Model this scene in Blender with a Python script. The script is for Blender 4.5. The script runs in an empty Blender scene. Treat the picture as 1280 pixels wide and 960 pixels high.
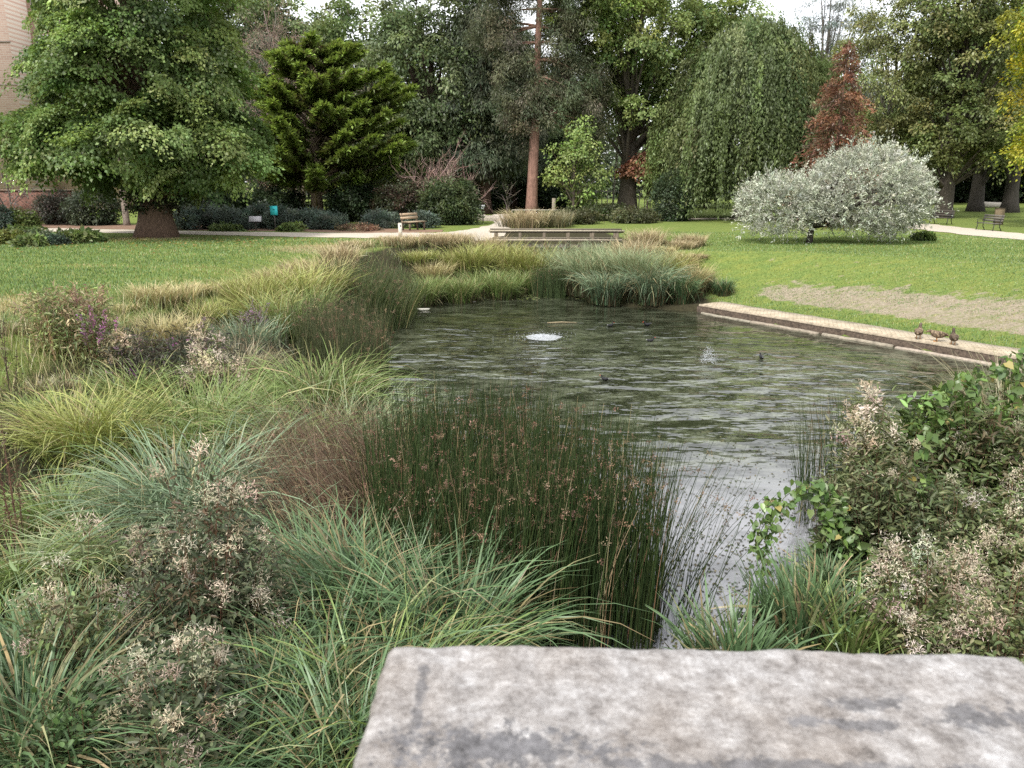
import bpy, bmesh, math, random
import numpy as np
from mathutils import Vector, noise as mnoise

R = math.radians
scene = bpy.context.scene
COL = scene.collection
PI = math.pi

# ---------------------------------------------------------------- camera
EYE = 2.5                      # metres above the lawn; the water lies at -1.6
cam_d = bpy.data.cameras.new('camera')
cam = bpy.data.objects.new('camera', cam_d)
COL.objects.link(cam)
cam_d.sensor_width = 36.0
cam_d.lens = 27.0
cam.location = (0, 0, EYE)
cam.rotation_euler = (R(90 - 14.9), 0, 0)
cam_d.clip_start = 0.05
cam_d.clip_end = 2000
cam_d.dof.use_dof = True
cam_d.dof.focus_distance = 14.0
cam_d.dof.aperture_fstop = 10.0
scene.camera = cam

# ---------------------------------------------------------------- world and sun
SUN_EL, SUN_AZ = 52.0, 218.0   # azimuth clockwise from +Y: behind the viewer, to the left
world = bpy.data.worlds.new('World')
scene.world = world
world.use_nodes = True
wn, wl = world.node_tree.nodes, world.node_tree.links
bg = wn['Background']
sky = wn.new('ShaderNodeTexSky')
sky.sky_type = 'NISHITA'
sky.sun_disc = False
sky.sun_elevation = R(SUN_EL)
sky.sun_rotation = R(SUN_AZ)
tc = wn.new('ShaderNodeTexCoord')
mp = wn.new('ShaderNodeMapping')
mp.inputs['Scale'].default_value = (1.0, 1.0, 2.6)
nz = wn.new('ShaderNodeTexNoise')
nz.inputs['Scale'].default_value = 3.2
nz.inputs['Detail'].default_value = 6
rp = wn.new('ShaderNodeValToRGB')
rp.color_ramp.elements[0].position = 0.30
rp.color_ramp.elements[0].color = (0.72, 0.72, 0.72, 1)
rp.color_ramp.elements[1].position = 0.62
rp.color_ramp.elements[1].color = (0.97, 0.97, 0.97, 1)
mx = wn.new('ShaderNodeMix')
mx.data_type = 'RGBA'
mx.inputs['B'].default_value = (9.0, 9.15, 9.35, 1)      # thin bright cloud
wl.new(tc.outputs['Generated'], mp.inputs['Vector'])
wl.new(mp.outputs['Vector'], nz.inputs['Vector'])
wl.new(nz.outputs['Fac'], rp.inputs['Fac'])
wl.new(rp.outputs['Color'], mx.inputs['Factor'])
wl.new(sky.outputs['Color'], mx.inputs['A'])
wl.new(mx.outputs['Result'], bg.inputs['Color'])
bg.inputs['Strength'].default_value = 0.068
sun_d = bpy.data.lights.new('sun', 'SUN')
sun_d.energy = 1.8
sun_d.angle = R(9)
sun_d.color = (1.0, 0.965, 0.90)
sun = bpy.data.objects.new('sun', sun_d)
COL.objects.link(sun)
sv = Vector((math.sin(R(SUN_AZ)) * math.cos(R(SUN_EL)), math.cos(R(SUN_AZ)) * math.cos(R(SUN_EL)), math.sin(R(SUN_EL))))
sun.rotation_euler = sv.to_track_quat('Z', 'Y').to_euler()
sun.location = (0, 0, 40)
vs = scene.view_settings
vs.view_transform = 'Standard'
vs.look = 'None'
vs.gamma = 1.0
vs.use_curve_mapping = False
vs.exposure = 1.62
scene.cycles.use_denoising = False
scene.cycles.max_bounces = 8
scene.cycles.diffuse_bounces = 4
scene.cycles.transparent_max_bounces = 8
scene.cycles.caustics_reflective = False
scene.cycles.caustics_refractive = False

# ---------------------------------------------------------------- helpers
def rng_of(s):
    return np.random.default_rng(s)

def nrm(v):
    return v / (np.linalg.norm(v, axis=-1, keepdims=True) + 1e-9)

def smooth(a, b, t):
    t = np.clip((t - a) / (b - a), 0, 1)
    return t * t * (3 - 2 * t)

def col(*c):
    return np.array(c, float)

class MB:
    """collects vertices, faces and point colours for ONE mesh"""
    def __init__(s):
        s.v, s.c, s.f, s.n = [], [], [], 0
    def add(s, v, f, c):
        v = np.asarray(v, float).reshape(-1, 3)
        f = np.asarray(f, np.int64)
        c = np.asarray(c, float)
        if c.ndim == 1:
            c = np.tile(c, (len(v), 1))
        s.v.append(v); s.c.append(c); s.f.append(f + s.n); s.n += len(v)
        return s
    def build(s, name, mat, parent=None, smooth=False, loc=None):
        V = np.concatenate(s.v) if s.v else np.zeros((0, 3))
        C_ = np.concatenate(s.c)
        me = bpy.data.meshes.new(name)
        me.vertices.add(len(V))
        me.vertices.foreach_set('co', V.astype(np.float32).ravel())
        loops = np.concatenate([f.ravel() for f in s.f])
        tot = np.concatenate([np.full(len(f), f.shape[1]) for f in s.f])
        start = np.concatenate([[0], np.cumsum(tot)[:-1]])
        me.loops.add(len(loops))
        me.loops.foreach_set('vertex_index', loops.astype(np.int32))
        me.polygons.add(len(tot))
        me.polygons.foreach_set('loop_start', start.astype(np.int32))
        me.polygons.foreach_set('loop_total', tot.astype(np.int32))
        if smooth:
            me.polygons.foreach_set('use_smooth', np.ones(len(tot), bool))
        a = me.color_attributes.new('Col', 'FLOAT_COLOR', 'POINT')
        cc = np.ones((len(V), 4), np.float32)
        cc[:, :3] = np.clip(C_, 0, 1)
        a.data.foreach_set('color', cc.ravel())
        me.update(calc_edges=True)
        me.materials.append(mat)
        o = bpy.data.objects.new(name, me)
        COL.objects.link(o)
        if parent is not None:
            o.parent = parent
        if loc is not None:
            o.location = loc
        return o

def tag(o, label=None, cat=None, group=None, kind=None):
    if label: o['label'] = label
    if cat: o['category'] = cat
    if group: o['group'] = group
    if kind: o['kind'] = kind
    return o

def empty(name, loc=(0, 0, 0), rz=0.0, label=None, cat=None, group=None):
    o = bpy.data.objects.new(name, None)
    COL.objects.link(o)
    o.location = loc
    o.rotation_euler = (0, 0, rz)
    o.empty_display_size = 0.2
    return tag(o, label, cat, group)

def copy_tree(o, parent=None):
    c = o.copy()
    COL.objects.link(c)
    if parent is not None:
        c.parent = parent
    for ch in list(o.children):
        copy_tree(ch, c)
    return c

def grid_faces(nu, nv, wrap=False):
    """faces of a grid of nu rows by nv columns (row-major vertices)"""
    i, j = np.meshgrid(np.arange(nu - 1), np.arange(nv if wrap else nv - 1), indexing='ij')
    j2 = (j + 1) % nv
    return np.stack([i * nv + j, i * nv + j2, (i + 1) * nv + j2, (i + 1) * nv + j], -1).reshape(-1, 4)

def ribbons(mb, rng, base, az, length, lean, bend, width, color, tip=None, segs=4, power=1.2, twist=0.5, fold=0.0, kink=0.0):
    """N grass blades: start at base, lean away along azimuth az, bend over by bend radians"""
    N = len(base)
    length = np.broadcast_to(length, (N,)); lean = np.broadcast_to(lean, (N,))
    bend = np.broadcast_to(bend, (N,)); width = np.broadcast_to(width, (N,))
    h = np.stack([np.cos(az), np.sin(az), np.zeros(N)], -1)
    side0 = np.stack([-np.sin(az), np.cos(az), np.zeros(N)], -1)
    tw = rng.normal(0, twist, N)
    pts, sides, ts = [], [], []
    p = base.copy()
    up = np.array([0, 0, 1.0])
    kt = np.where(rng.uniform(0, 1, N) < kink, rng.uniform(.3, .8, N), 9.0); ka = rng.uniform(.5, 1.7, N)
    for k in range(segs + 1):
        t = k / segs
        th = lean + bend * t ** power + np.where(t > kt, ka, 0)
        d = h * np.sin(th)[:, None] + up * np.cos(th)[:, None]
        n_ = h * np.cos(th)[:, None] - up * np.sin(th)[:, None]
        a = tw * t + rng.normal(0, .05, N)
        sd = side0 * np.cos(a)[:, None] + n_ * np.sin(a)[:, None]
        pts.append(p.copy()); sides.append(sd); ts.append(t)
        p = p + d * (length / segs)[:, None]
    V = np.zeros((N, segs + 1, 2, 3)); C_ = np.zeros((N, segs + 1, 2, 3))
    color = np.broadcast_to(color, (N, 3))
    tipc = color if tip is None else np.broadcast_to(tip, (N, 3))
    for k in range(segs + 1):
        t = ts[k]
        w = width * (1 - t ** 2.2 * 0.93) * (0.65 + 0.35 * min(1, t * 4)) * 0.5
        V[:, k, 0] = pts[k] - sides[k] * w[:, None]
        V[:, k, 1] = pts[k] + sides[k] * w[:, None]
        cc = color + (tipc - color) * (t ** 1.5)
        C_[:, k, 0] = cc; C_[:, k, 1] = cc
    f = grid_faces(segs + 1, 2)
    F = (np.arange(N)[:, None, None] * ((segs + 1) * 2) + f[None]).reshape(-1, 4)
    mb.add(V.reshape(-1, 3), F, C_.reshape(-1, 3))
    return np.stack(pts, 1)          # (N, segs+1, 3) centre lines

def stems(mb, rng, base, az, length, lean, bend, radius, color, tip=None, segs=4, power=1.3, sides=3):
    """N round stems; returns their centre lines"""
    N = len(base)
    length = np.broadcast_to(length, (N,)); lean = np.broadcast_to(lean, (N,))
    bend = np.broadcast_to(bend, (N,)); radius = np.broadcast_to(radius, (N,))
    h = np.stack([np.cos(az), np.sin(az), np.zeros(N)], -1)
    sd = np.stack([-np.sin(az), np.cos(az), np.zeros(N)], -1)
    up = np.array([0, 0, 1.0])
    p = base.copy()
    V = np.zeros((N, segs + 1, sides, 3)); C_ = np.zeros((N, segs + 1, sides, 3))
    color = np.broadcast_to(color, (N, 3))
    tipc = color if tip is None else np.broadcast_to(tip, (N, 3))
    line = []
    for k in range(segs + 1):
        t = k / segs
        th = lean + bend * t ** power
        d = h * np.sin(th)[:, None] + up * np.cos(th)[:, None]
        n_ = h * np.cos(th)[:, None] - up * np.sin(th)[:, None]
        r = radius * (1 - 0.75 * t)
        for j in range(sides):
            a = 2 * PI * j / sides
            V[:, k, j] = p + (sd * math.cos(a) + n_ * math.sin(a)) * r[:, None]
            C_[:, k, j] = color + (tipc - color) * t ** 1.5
        line.append(p.copy())
        p = p + d * (length / segs)[:, None]
    f = grid_faces(segs + 1, sides, True)
    F = (np.arange(N)[:, None, None] * ((segs + 1) * sides) + f[None]).reshape(-1, 4)
    mb.add(V.reshape(-1, 3), F, C_.reshape(-1, 3))
    return np.stack(line, 1)

def leaves(mb, rng, pos, axis, normal, L, W, color, wide=0.45, cup=0.12):
    """N leaf blades, each a four-cornered leaf slightly folded along its rib"""
    N = len(pos)
    L = np.broadcast_to(L, (N,)); W = np.broadcast_to(W, (N,))
    axis = nrm(axis)
    side = nrm(np.cross(normal, axis))
    nn = np.cross(axis, side)
    V = np.zeros((N, 4, 3))
    V[:, 0] = pos
    m = pos + axis * (L * wide)[:, None]
    V[:, 1] = m + side * (W * .5)[:, None] + nn * (L * cup)[:, None]
    V[:, 2] = pos + axis * L[:, None] - nn * (L * cup * 0.8)[:, None]
    V[:, 3] = m - side * (W * .5)[:, None] + nn * (L * cup)[:, None]
    F = (np.arange(N)[:, None] * 4 + np.arange(4)[None])
    color = np.broadcast_to(color, (N, 3))
    mb.add(V.reshape(-1, 3), F, np.repeat(color, 4, 0))

def leaves2(mb, rng, pos, axis, normal, L, W, color, shoulder=.28, cup=.10, heart=False):
    """N fuller leaves: two halves folded along the midrib, drooping tip"""
    N = len(pos)
    L = np.broadcast_to(L, (N,)); W = np.broadcast_to(W, (N,))
    axis = nrm(axis); side = nrm(np.cross(normal, axis)); nn = np.cross(axis, side)
    V = np.zeros((N, 6, 3))
    lift = (L * cup)[:, None]
    V[:, 0] = pos
    V[:, 3] = pos + axis * L[:, None] - nn * lift * 1.3
    for k, sg in ((1, 1), (5, -1)):
        V[:, k] = pos + axis * (L * (-.06 if heart else shoulder * .8))[:, None] + side * (sg * W * (.36 if heart else .44))[:, None] + nn * lift * .8
    for k, sg in ((2, 1), (4, -1)):
        V[:, k] = pos + axis * (L * (.36 if heart else .58))[:, None] + side * (sg * W * (.5 if heart else .40))[:, None] + nn * lift * .6
    b = np.arange(N)[:, None] * 6
    F = np.concatenate([b + np.array([[0, 1, 2, 3]]), b + np.array([[0, 3, 4, 5]])])
    mb.add(V.reshape(-1, 3), F, np.repeat(np.broadcast_to(color, (N, 3)), 6, 0))

def tube(mb, pts, radii, color, sides=8, rough=0.0, rng=None):
    pts = np.asarray(pts, float); n = len(pts)
    tang = nrm(np.gradient(pts, axis=0))
    ref = np.array([1.0, 0, 0]) if abs(tang[0][0]) < .8 else np.array([0, 1.0, 0])
    V = np.zeros((n, sides, 3))
    s = nrm(np.cross(tang, ref)); b = np.cross(tang, s)
    for j in range(sides):
        a = 2 * PI * j / sides
        rr = np.asarray(radii, float)
        if rough:
            rr = rr * (1 + rough * rng.normal(0, .7, n) + rough * (1.2 * math.sin(3 * a + 1.3) + .9 * math.sin(5 * a + .4) + .6 * math.sin(8 * a)))
        V[:, j] = pts + (s * math.cos(a) + b * math.sin(a)) * rr[:, None]
    mb.add(V.reshape(-1, 3), grid_faces(n, sides, True), color)
    top = np.arange(sides) + (n - 1) * sides
    mb.f.append((top[None] + mb.n - n * sides).astype(np.int64))
    mb.f.append((np.arange(sides)[::-1][None] + mb.n - n * sides).astype(np.int64))

def box(mb, c, s, color, rz=0.0, rx=0.0, ry=0.0):
    x, y, z = [k / 2 for k in s]
    v = np.array([(-x, -y, -z), (x, -y, -z), (x, y, -z), (-x, y, -z), (-x, -y, z), (x, -y, z), (x, y, z), (-x, y, z)])
    cx, sx = math.cos(rx), math.sin(rx)
    v = v @ np.array([[1, 0, 0], [0, cx, -sx], [0, sx, cx]]).T
    cy, sy = math.cos(ry), math.sin(ry)
    v = v @ np.array([[cy, 0, sy], [0, 1, 0], [-sy, 0, cy]]).T
    cz, sz = math.cos(rz), math.sin(rz)
    v = v @ np.array([[cz, -sz, 0], [sz, cz, 0], [0, 0, 1]]).T
    v = v + np.array(c)
    f = np.array([(0, 3, 2, 1), (4, 5, 6, 7), (0, 1, 5, 4), (1, 2, 6, 5), (2, 3, 7, 6), (3, 0, 4, 7)])
    mb.add(v, f, color)

def jit(rng, base, n, v=0.18, hue=0.06):
    """n colours scattered round a base colour"""
    c = np.tile(np.asarray(base, float), (n, 1))
    c *= np.exp(rng.normal(0, v, (n, 1)))
    c *= np.exp(rng.normal(0, hue, (n, 3)))
    return c

def mixc(rng, cols, weights, n, v=0.18, hue=0.05):
    cols = np.asarray(cols, float)
    k = rng.choice(len(cols), n, p=np.asarray(weights) / sum(weights))
    c = cols[k]
    return c * np.exp(rng.normal(0, v, (n, 1))) * np.exp(rng.normal(0, hue, (n, 3)))

# ---------------------------------------------------------------- materials
def new_mat(name):
    m = bpy.data.materials.new(name)
    m.use_nodes = True
    return m, m.node_tree.nodes, m.node_tree.links

def foliage_mat(name, trans=0.3, gloss=0.05, rough=0.45):
    m, n, l = new_mat(name)
    n.remove(n['Principled BSDF'])
    out = n['Material Output']
    a = n.new('ShaderNodeAttribute'); a.attribute_name = 'Col'
    d = n.new('ShaderNodeBsdfDiffuse')
    t = n.new('ShaderNodeBsdfTranslucent')
    g = n.new('ShaderNodeBsdfGlossy'); g.inputs['Roughness'].default_value = rough
    hs = n.new('ShaderNodeHueSaturation')
    hs.inputs['Hue'].default_value = 0.485; hs.inputs['Saturation'].default_value = 1.1; hs.inputs['Value'].default_value = 1.15
    m1 = n.new('ShaderNodeMixShader'); m1.inputs[0].default_value = trans
    m2 = n.new('ShaderNodeMixShader'); m2.inputs[0].default_value = gloss
    l.new(a.outputs['Color'], d.inputs['Color'])
    l.new(a.outputs['Color'], hs.inputs['Color'])
    l.new(hs.outputs['Color'], t.inputs['Color'])
    l.new(d.outputs[0], m1.inputs[1]); l.new(t.outputs[0], m1.inputs[2])
    l.new(m1.outputs[0], m2.inputs[1]); l.new(g.outputs[0], m2.inputs[2])
    l.new(m2.outputs[0], out.inputs['Surface'])
    return m

def rough_mat(name, scale=8.0, var=0.5, bump=0.4, rough=0.9, stretch=(1, 1, 1), coords='Object', bscale=None):
    """the mesh's own colour broken up by noise, with bump"""
    m, n, l = new_mat(name)
    b = n['Principled BSDF']
    a = n.new('ShaderNodeAttribute'); a.attribute_name = 'Col'
    t = n.new('ShaderNodeTexCoord'); mp = n.new('ShaderNodeMapping')
    mp.inputs['Scale'].default_value = stretch
    nz = n.new('ShaderNodeTexNoise'); nz.inputs['Scale'].default_value = scale; nz.inputs['Detail'].default_value = 8
    nz.inputs['Roughness'].default_value = 0.65
    r = n.new('ShaderNodeMapRange')
    r.inputs['From Min'].default_value = 0.3; r.inputs['From Max'].default_value = 0.7
    r.inputs['To Min'].default_value = 1 - var; r.inputs['To Max'].default_value = 1 + var * .6
    mu = n.new('ShaderNodeVectorMath'); mu.operation = 'SCALE'
    bp = n.new('ShaderNodeBump'); bp.inputs['Strength'].default_value = bump; bp.inputs['Distance'].default_value = 0.03
    l.new(t.outputs[coords], mp.inputs['Vector']); l.new(mp.outputs['Vector'], nz.inputs['Vector'])
    l.new(nz.outputs['Fac'], r.inputs['Value'])
    l.new(a.outputs['Color'], mu.inputs[0]); l.new(r.outputs['Result'], mu.inputs['Scale'])
    l.new(mu.outputs['Vector'], b.inputs['Base Color'])
    l.new(nz.outputs['Fac'], bp.inputs['Height']); l.new(bp.outputs['Normal'], b.inputs['Normal'])
    b.inputs['Roughness'].default_value = rough
    b.inputs['Specular IOR Level'].default_value = 0.25
    return m

M_LEAF = foliage_mat('leaf', 0.34, 0.02)
M_GRASS = foliage_mat('grass_blade', 0.18, 0.025, 0.4)
M_GLOSSY = foliage_mat('glossy_leaf', 0.28, 0.04, 0.4)
M_FLUFF = foliage_mat('seed_fluff', 0.4, 0.0)
M_BARK = rough_mat('bark', 6.0, 0.6, 0.9, 0.95, (3, 3, 0.6))
M_WOOD = rough_mat('weathered_wood', 14.0, 0.4, 0.3, 0.8, (1, 1, 1))
M_PAINT = rough_mat('painted_metal', 30.0, 0.12, 0.05, 0.5)
M_STONE = rough_mat('rubble_stone', 9.0, 0.45, 0.6, 0.95)
M_FEATHER = rough_mat('feather', 40.0, 0.45, 0.2, 0.7)
# ================================================================ THE SETTING
POND = np.array([(-3.2, 26), (-3.6, 22), (-3.4, 18), (-3.0, 14), (-2.9, 10.5), (-2.3, 7.8), (-1.4, 6.0), (0.3, 5.2), (2.0, 5.6),
                 (3.0, 6.9), (3.7, 8.6), (4.7, 10.4), (6.3, 12.0), (9.0, 12.4), (14.6, 12.4), (11.73, 16.4), (8.87, 20.4), (6.0, 24.4),
                 (3.2, 25.8), (2.2, 28), (1.9, 33), (1.6, 38), (0.7, 38), (0.4, 33), (-0.2, 30), (-1.6, 28.4)], float)
WATER_Z = -1.6
COP_A, COP_B = np.array([6.0, 24.4]), np.array([14.6, 12.4])

def pond_dist(x, y):
    """signed distance to the shore, positive on land"""
    x = np.asarray(x, float); y = np.asarray(y, float)
    best = np.full(x.shape, 1e9); inside = np.zeros(x.shape, bool)
    n = len(POND)
    for i in range(n):
        ax, ay = POND[i]; bx, by = POND[(i + 1) % n]
        dx, dy = bx - ax, by - ay
        t = np.clip(((x - ax) * dx + (y - ay) * dy) / (dx * dx + dy * dy), 0, 1)
        best = np.minimum(best, np.hypot(x - ax - t * dx, y - ay - t * dy))
        cond = ((ay > y) != (by > y))
        with np.errstate(divide='ignore', invalid='ignore'):
            xi = ax + (y - ay) * dx / (dy if dy else 1e-9)
        inside ^= cond & (x < xi)
    return np.where(inside, -best, best)

def ground(x, y):
    x = np.asarray(x, float); y = np.asarray(y, float)
    d = pond_dist(x, y)
    right = smooth(4.5, 6.2, x) * smooth(11.0, 13.0, y) * (1 - smooth(26, 29, y))
    near = 1 - smooth(4.0, 13.0, y)
    wb = 6.0 - 3.0 * smooth(24, 30, y) + 0.3 * right
    off = 1.08 * right
    top = -0.85 * near * (1 - smooth(9, 16, np.abs(x)))
    lo = -1.53 + 0.12 * right
    t = np.clip((d - off) / wb, 0, 1)
    t = t * t * (3 - 2 * t) * 0.6 + t * 0.4
    z = lo + (top - lo) * t
    bump = 0.03 * np.sin(x * 0.9 + 1.3 * np.sin(y * 0.4)) * np.sin(y * 0.7 + 0.5) * smooth(0.5, 3, d) * (1 - smooth(5, 9, d))
    return np.where(d > 0, z + bump, -1.62 - np.minimum(0.8, -d * 0.5))

def gz(x, y):
    return float(ground(np.array([x]), np.array([y]))[0])

def at(u, D):
    """x of the thing seen at photo column u when it stands D metres away on the ground"""
    return (u - 640) / 960 * (D * 0.966 + 0.75)

# ---- ground sheet
def axis_steps(lo, hi, step, far, grow=1.35):
    a = list(np.arange(lo, hi + 1e-6, step)); s = step
    left, right = [], []
    p = lo
    while p > -far:
        s *= grow; p -= s; left.append(p)
    s = step; p = hi
    while p < far:
        s *= grow; p += s; right.append(p)
    return np.array(left[::-1] + a + right)

gx = axis_steps(-20, 20, 0.25, 600); gy = axis_steps(0, 46, 0.25, 600)
X, Y = np.meshgrid(gx, gy, indexing='ij')
Z = ground(X, Y)
dS = pond_dist(X, Y)
rightm = smooth(5.5, 8.0, X) * smooth(10.0, 13.0, Y)
dl = ((X - COP_A[0]) * (24.4 - 12.4) + (Y - COP_A[1]) * (14.6 - 6.0)) / math.hypot(12.0, 8.6)   # distance behind the edging
earth = 0.66 * smooth(1.9, 2.8, dl) * (1 - smooth(2.5, 4.3, dl - 0.10 * (X - 8))) * smooth(7.0, 9.0, X) * (1 - smooth(24, 27, Y))
bed = (1 - smooth(3.6 - 1.2 * smooth(16, 22, Y), 5.4 - 1.6 * smooth(16, 22, Y), dS)) * (1 - rightm) * (1 - 0.0 * Y)
bed = np.where(dS < 0, 1.0, bed)
wear = np.exp(-((X + 11.5) / 4) ** 2 - ((Y - 15.5) / 1.6) ** 2) + 0.8 * np.exp(-((X + 7.2) / 2.5) ** 2 - ((Y - 29.5) / 2.2) ** 2) \
    + 0.7 * np.exp(-((X + 15.9) / 2.6) ** 2 - ((Y - 34.5) / 1.6) ** 2) + 0.45 * np.exp(-((X + 6.4) / 1.5) ** 2 - ((Y - 20.5) / .5) ** 2)
mb = MB()
cc = np.stack([earth, bed, np.clip(wear, 0, 1)], -1).reshape(-1, 3)
mb.add(np.stack([X, Y, Z], -1).reshape(-1, 3), grid_faces(len(gx), len(gy))[:, ::-1], cc)

m, n, l = new_mat('lawn')
b = n['Principled BSDF']; b.inputs['Roughness'].default_value = 1.0; b.inputs['Specular IOR Level'].default_value = 0.1
a = n.new('ShaderNodeAttribute'); a.attribute_name = 'Col'
sep = n.new('ShaderNodeSeparateColor'); l.new(a.outputs['Color'], sep.inputs[0])
t = n.new('ShaderNodeTexCoord')
def nnoise(scale, detail=6, rough=0.6, stretch=None):
    q = n.new('ShaderNodeTexNoise'); q.inputs['Scale'].default_value = scale; q.inputs['Detail'].default_value = detail
    q.inputs['Roughness'].default_value = rough
    if stretch:
        w = n.new('ShaderNodeMapping'); w.inputs['Scale'].default_value = stretch
        l.new(t.outputs['Object'], w.inputs['Vector']); l.new(w.outputs['Vector'], q.inputs['Vector'])
    else:
        l.new(t.outputs['Object'], q.inputs['Vector'])
    return q.outputs['Fac']
def ramp(src, stops):
    q = n.new('ShaderNodeValToRGB'); e = q.color_ramp.elements
    while len(e) < len(stops): e.new(0.5)
    for k, (p, c) in enumerate(stops):
        e[k].position = p; e[k].color = (*c, 1)
    l.new(src, q.inputs['Fac']); return q.outputs['Color']
def mixn(f, A, B):
    q = n.new('ShaderNodeMix'); q.data_type = 'RGBA'
    if isinstance(f, float): q.inputs['Factor'].default_value = f
    else: l.new(f, q.inputs['Factor'])
    for s, key in ((A, 'A'), (B, 'B')):
        if isinstance(s, tuple): q.inputs[key].default_value = (*s, 1)
        else: l.new(s, q.inputs[key])
    return q.outputs['Result']
def mth(op, A, B):
    q = n.new('ShaderNodeMath'); q.operation = op
    for k, s in enumerate((A, B)):
        if isinstance(s, (int, float)): q.inputs[k].default_value = s
        else: l.new(s, q.inputs[k])
    return q.outputs[0]
big = nnoise(0.35, 5); mid = nnoise(1.6, 6); fine = nnoise(14, 8, 0.75); streak = nnoise(2.6, 8, 0.72, (0.5, 1.7, 1))
g1 = ramp(fine, [(0.28, (0.055, 0.082, 0.020)), (0.5, (0.115, 0.162, 0.042)), (0.75, (0.19, 0.23, 0.07))])
g2 = ramp(fine, [(0.28, (0.10, 0.11, 0.025)), (0.55, (0.17, 0.20, 0.05)), (0.78, (0.27, 0.28, 0.09))])
grass = mixn(ramp(streak, [(0.42, (0, 0, 0)), (0.62, (1, 1, 1))]), g1, g2)
dry = ramp(fine, [(0.3, (0.20, 0.16, 0.09)), (0.7, (0.40, 0.33, 0.20))])
soil = ramp(fine, [(0.25, (0.11, 0.09, 0.06)), (0.5, (0.25, 0.21, 0.155)), (0.75, (0.38, 0.325, 0.245))])
soil = mixn(ramp(nnoise(3.4, 7, .75, (.7, 1.5, 1)), [(.47, (0, 0, 0)), (.62, (.75, .75, .75))]), soil, (0.15, 0.165, 0.062))
patch = mth('ADD', mth('MULTIPLY', mid, 0.9), mth('MULTIPLY', streak, 0.9))
wearf = ramp(mth('ADD', mth('MULTIPLY', sep.outputs[2], 0.75), mth('MULTIPLY', patch, 0.42)), [(0.62, (0, 0, 0)), (0.85, (0.85, 0.85, 0.85))])
grass = mixn(wearf, grass, dry)
ef = ramp(mth('ADD', mth('MULTIPLY', sep.outputs[0], 1.0), mth('MULTIPLY', patch, 0.85)), [(0.90, (0, 0, 0)), (1.22, (1, 1, 1))])
grass = mixn(ef, grass, soil)
mud = ramp(fine, [(0.3, (0.018, 0.016, 0.010)), (0.7, (0.06, 0.055, 0.030))])
bf = ramp(mth('ADD', sep.outputs[1], mth('MULTIPLY', patch, 0.4)), [(0.75, (0, 0, 0)), (1.0, (1, 1, 1))])
l.new(mixn(bf, grass, mud), b.inputs['Base Color'])
bp = n.new('ShaderNodeBump'); bp.inputs['Strength'].default_value = 0.8; bp.inputs['Distance'].default_value = 0.05
l.new(nnoise(22, 8, 0.8), bp.inputs['Height']); l.new(bp.outputs['Normal'], b.inputs['Normal'])
gr = mb.build('ground', m, smooth=True)
tag(gr, 'green park lawn sloping down to the pond with a worn bare bank', kind='structure')

# ---- water
m, n, l = new_mat('pond_water')
b = n['Principled BSDF']
t = n.new('ShaderNodeTexCoord')
b.inputs['Roughness'].default_value = 0.04
b.inputs['IOR'].default_value = 1.5
geo = n.new('ShaderNodeNewGeometry')
sx = n.new('ShaderNodeSeparateXYZ'); l.new(geo.outputs['Position'], sx.inputs[0])
w1 = nnoise(1.0, 2, 0.45, (1.45, 2.5, 1)); w2 = nnoise(1.0, 2, 0.5, (3.0, 5.0, 1)); w3 = nnoise(1.0, 2, 0.5, (7, 15, 1))
def mrange(src, a0, a1, b0, b1):
    q = n.new('ShaderNodeMapRange'); q.interpolation_type = 'SMOOTHSTEP'
    for k, v_ in zip(('From Min', 'From Max', 'To Min', 'To Max'), (a0, a1, b0, b1)): q.inputs[k].default_value = v_
    l.new(src, q.inputs['Value']); return q.outputs['Result']
# breeze: the water is ruffled in the middle, calmer towards the near shore, the far reeds and the paved edge
ybr = mth('MULTIPLY', mrange(sx.outputs[1], 8.5, 12.5, 0.12, 1.0), mrange(sx.outputs[1], 21.5, 26, 1.0, 0.25))
edge = mth('ADD', sx.outputs[0], mth('MULTIPLY', sx.outputs[1], 0.717))
ybr = mth('MULTIPLY', ybr, mrange(edge, 18.6, 22.6, 1.0, 0.22))
hgt = mth('ADD', mth('ADD', mth('MULTIPLY', w1, 0.8), mth('MULTIPLY', w2, 0.22)), mth('MULTIPLY', w3, 0.014))
hgt = mth('MULTIPLY', mth('MULTIPLY', hgt, ybr), mrange(nnoise(0.38, 3, .5, (.6, 1.0, 1)), .36, .62, .45, 1.25))
# rings round the bubbler
fx = mth('SUBTRACT', sx.outputs[0], 0.85); fy = mth('SUBTRACT', sx.outputs[1], 20.3)
rad = mth('SQRT', mth('ADD', mth('MULTIPLY', fx, fx), mth('MULTIPLY', fy, fy)), 0)
ring = mth('MULTIPLY', mth('SINE', mth('MULTIPLY', rad, 17.0), 0), mrange(rad, 0.5, 2.6, 0.045, 0.0))
calm = mrange(rad, 0.6, 2.4, 0.25, 1.0)
hgt = mth('ADD', mth('MULTIPLY', hgt, calm), ring)
bp = n.new('ShaderNodeBump'); bp.inputs['Strength'].default_value = 1.0; bp.inputs['Distance'].default_value = 0.10
l.new(hgt, bp.inputs['Height']); l.new(bp.outputs['Normal'], b.inputs['Normal'])
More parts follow.
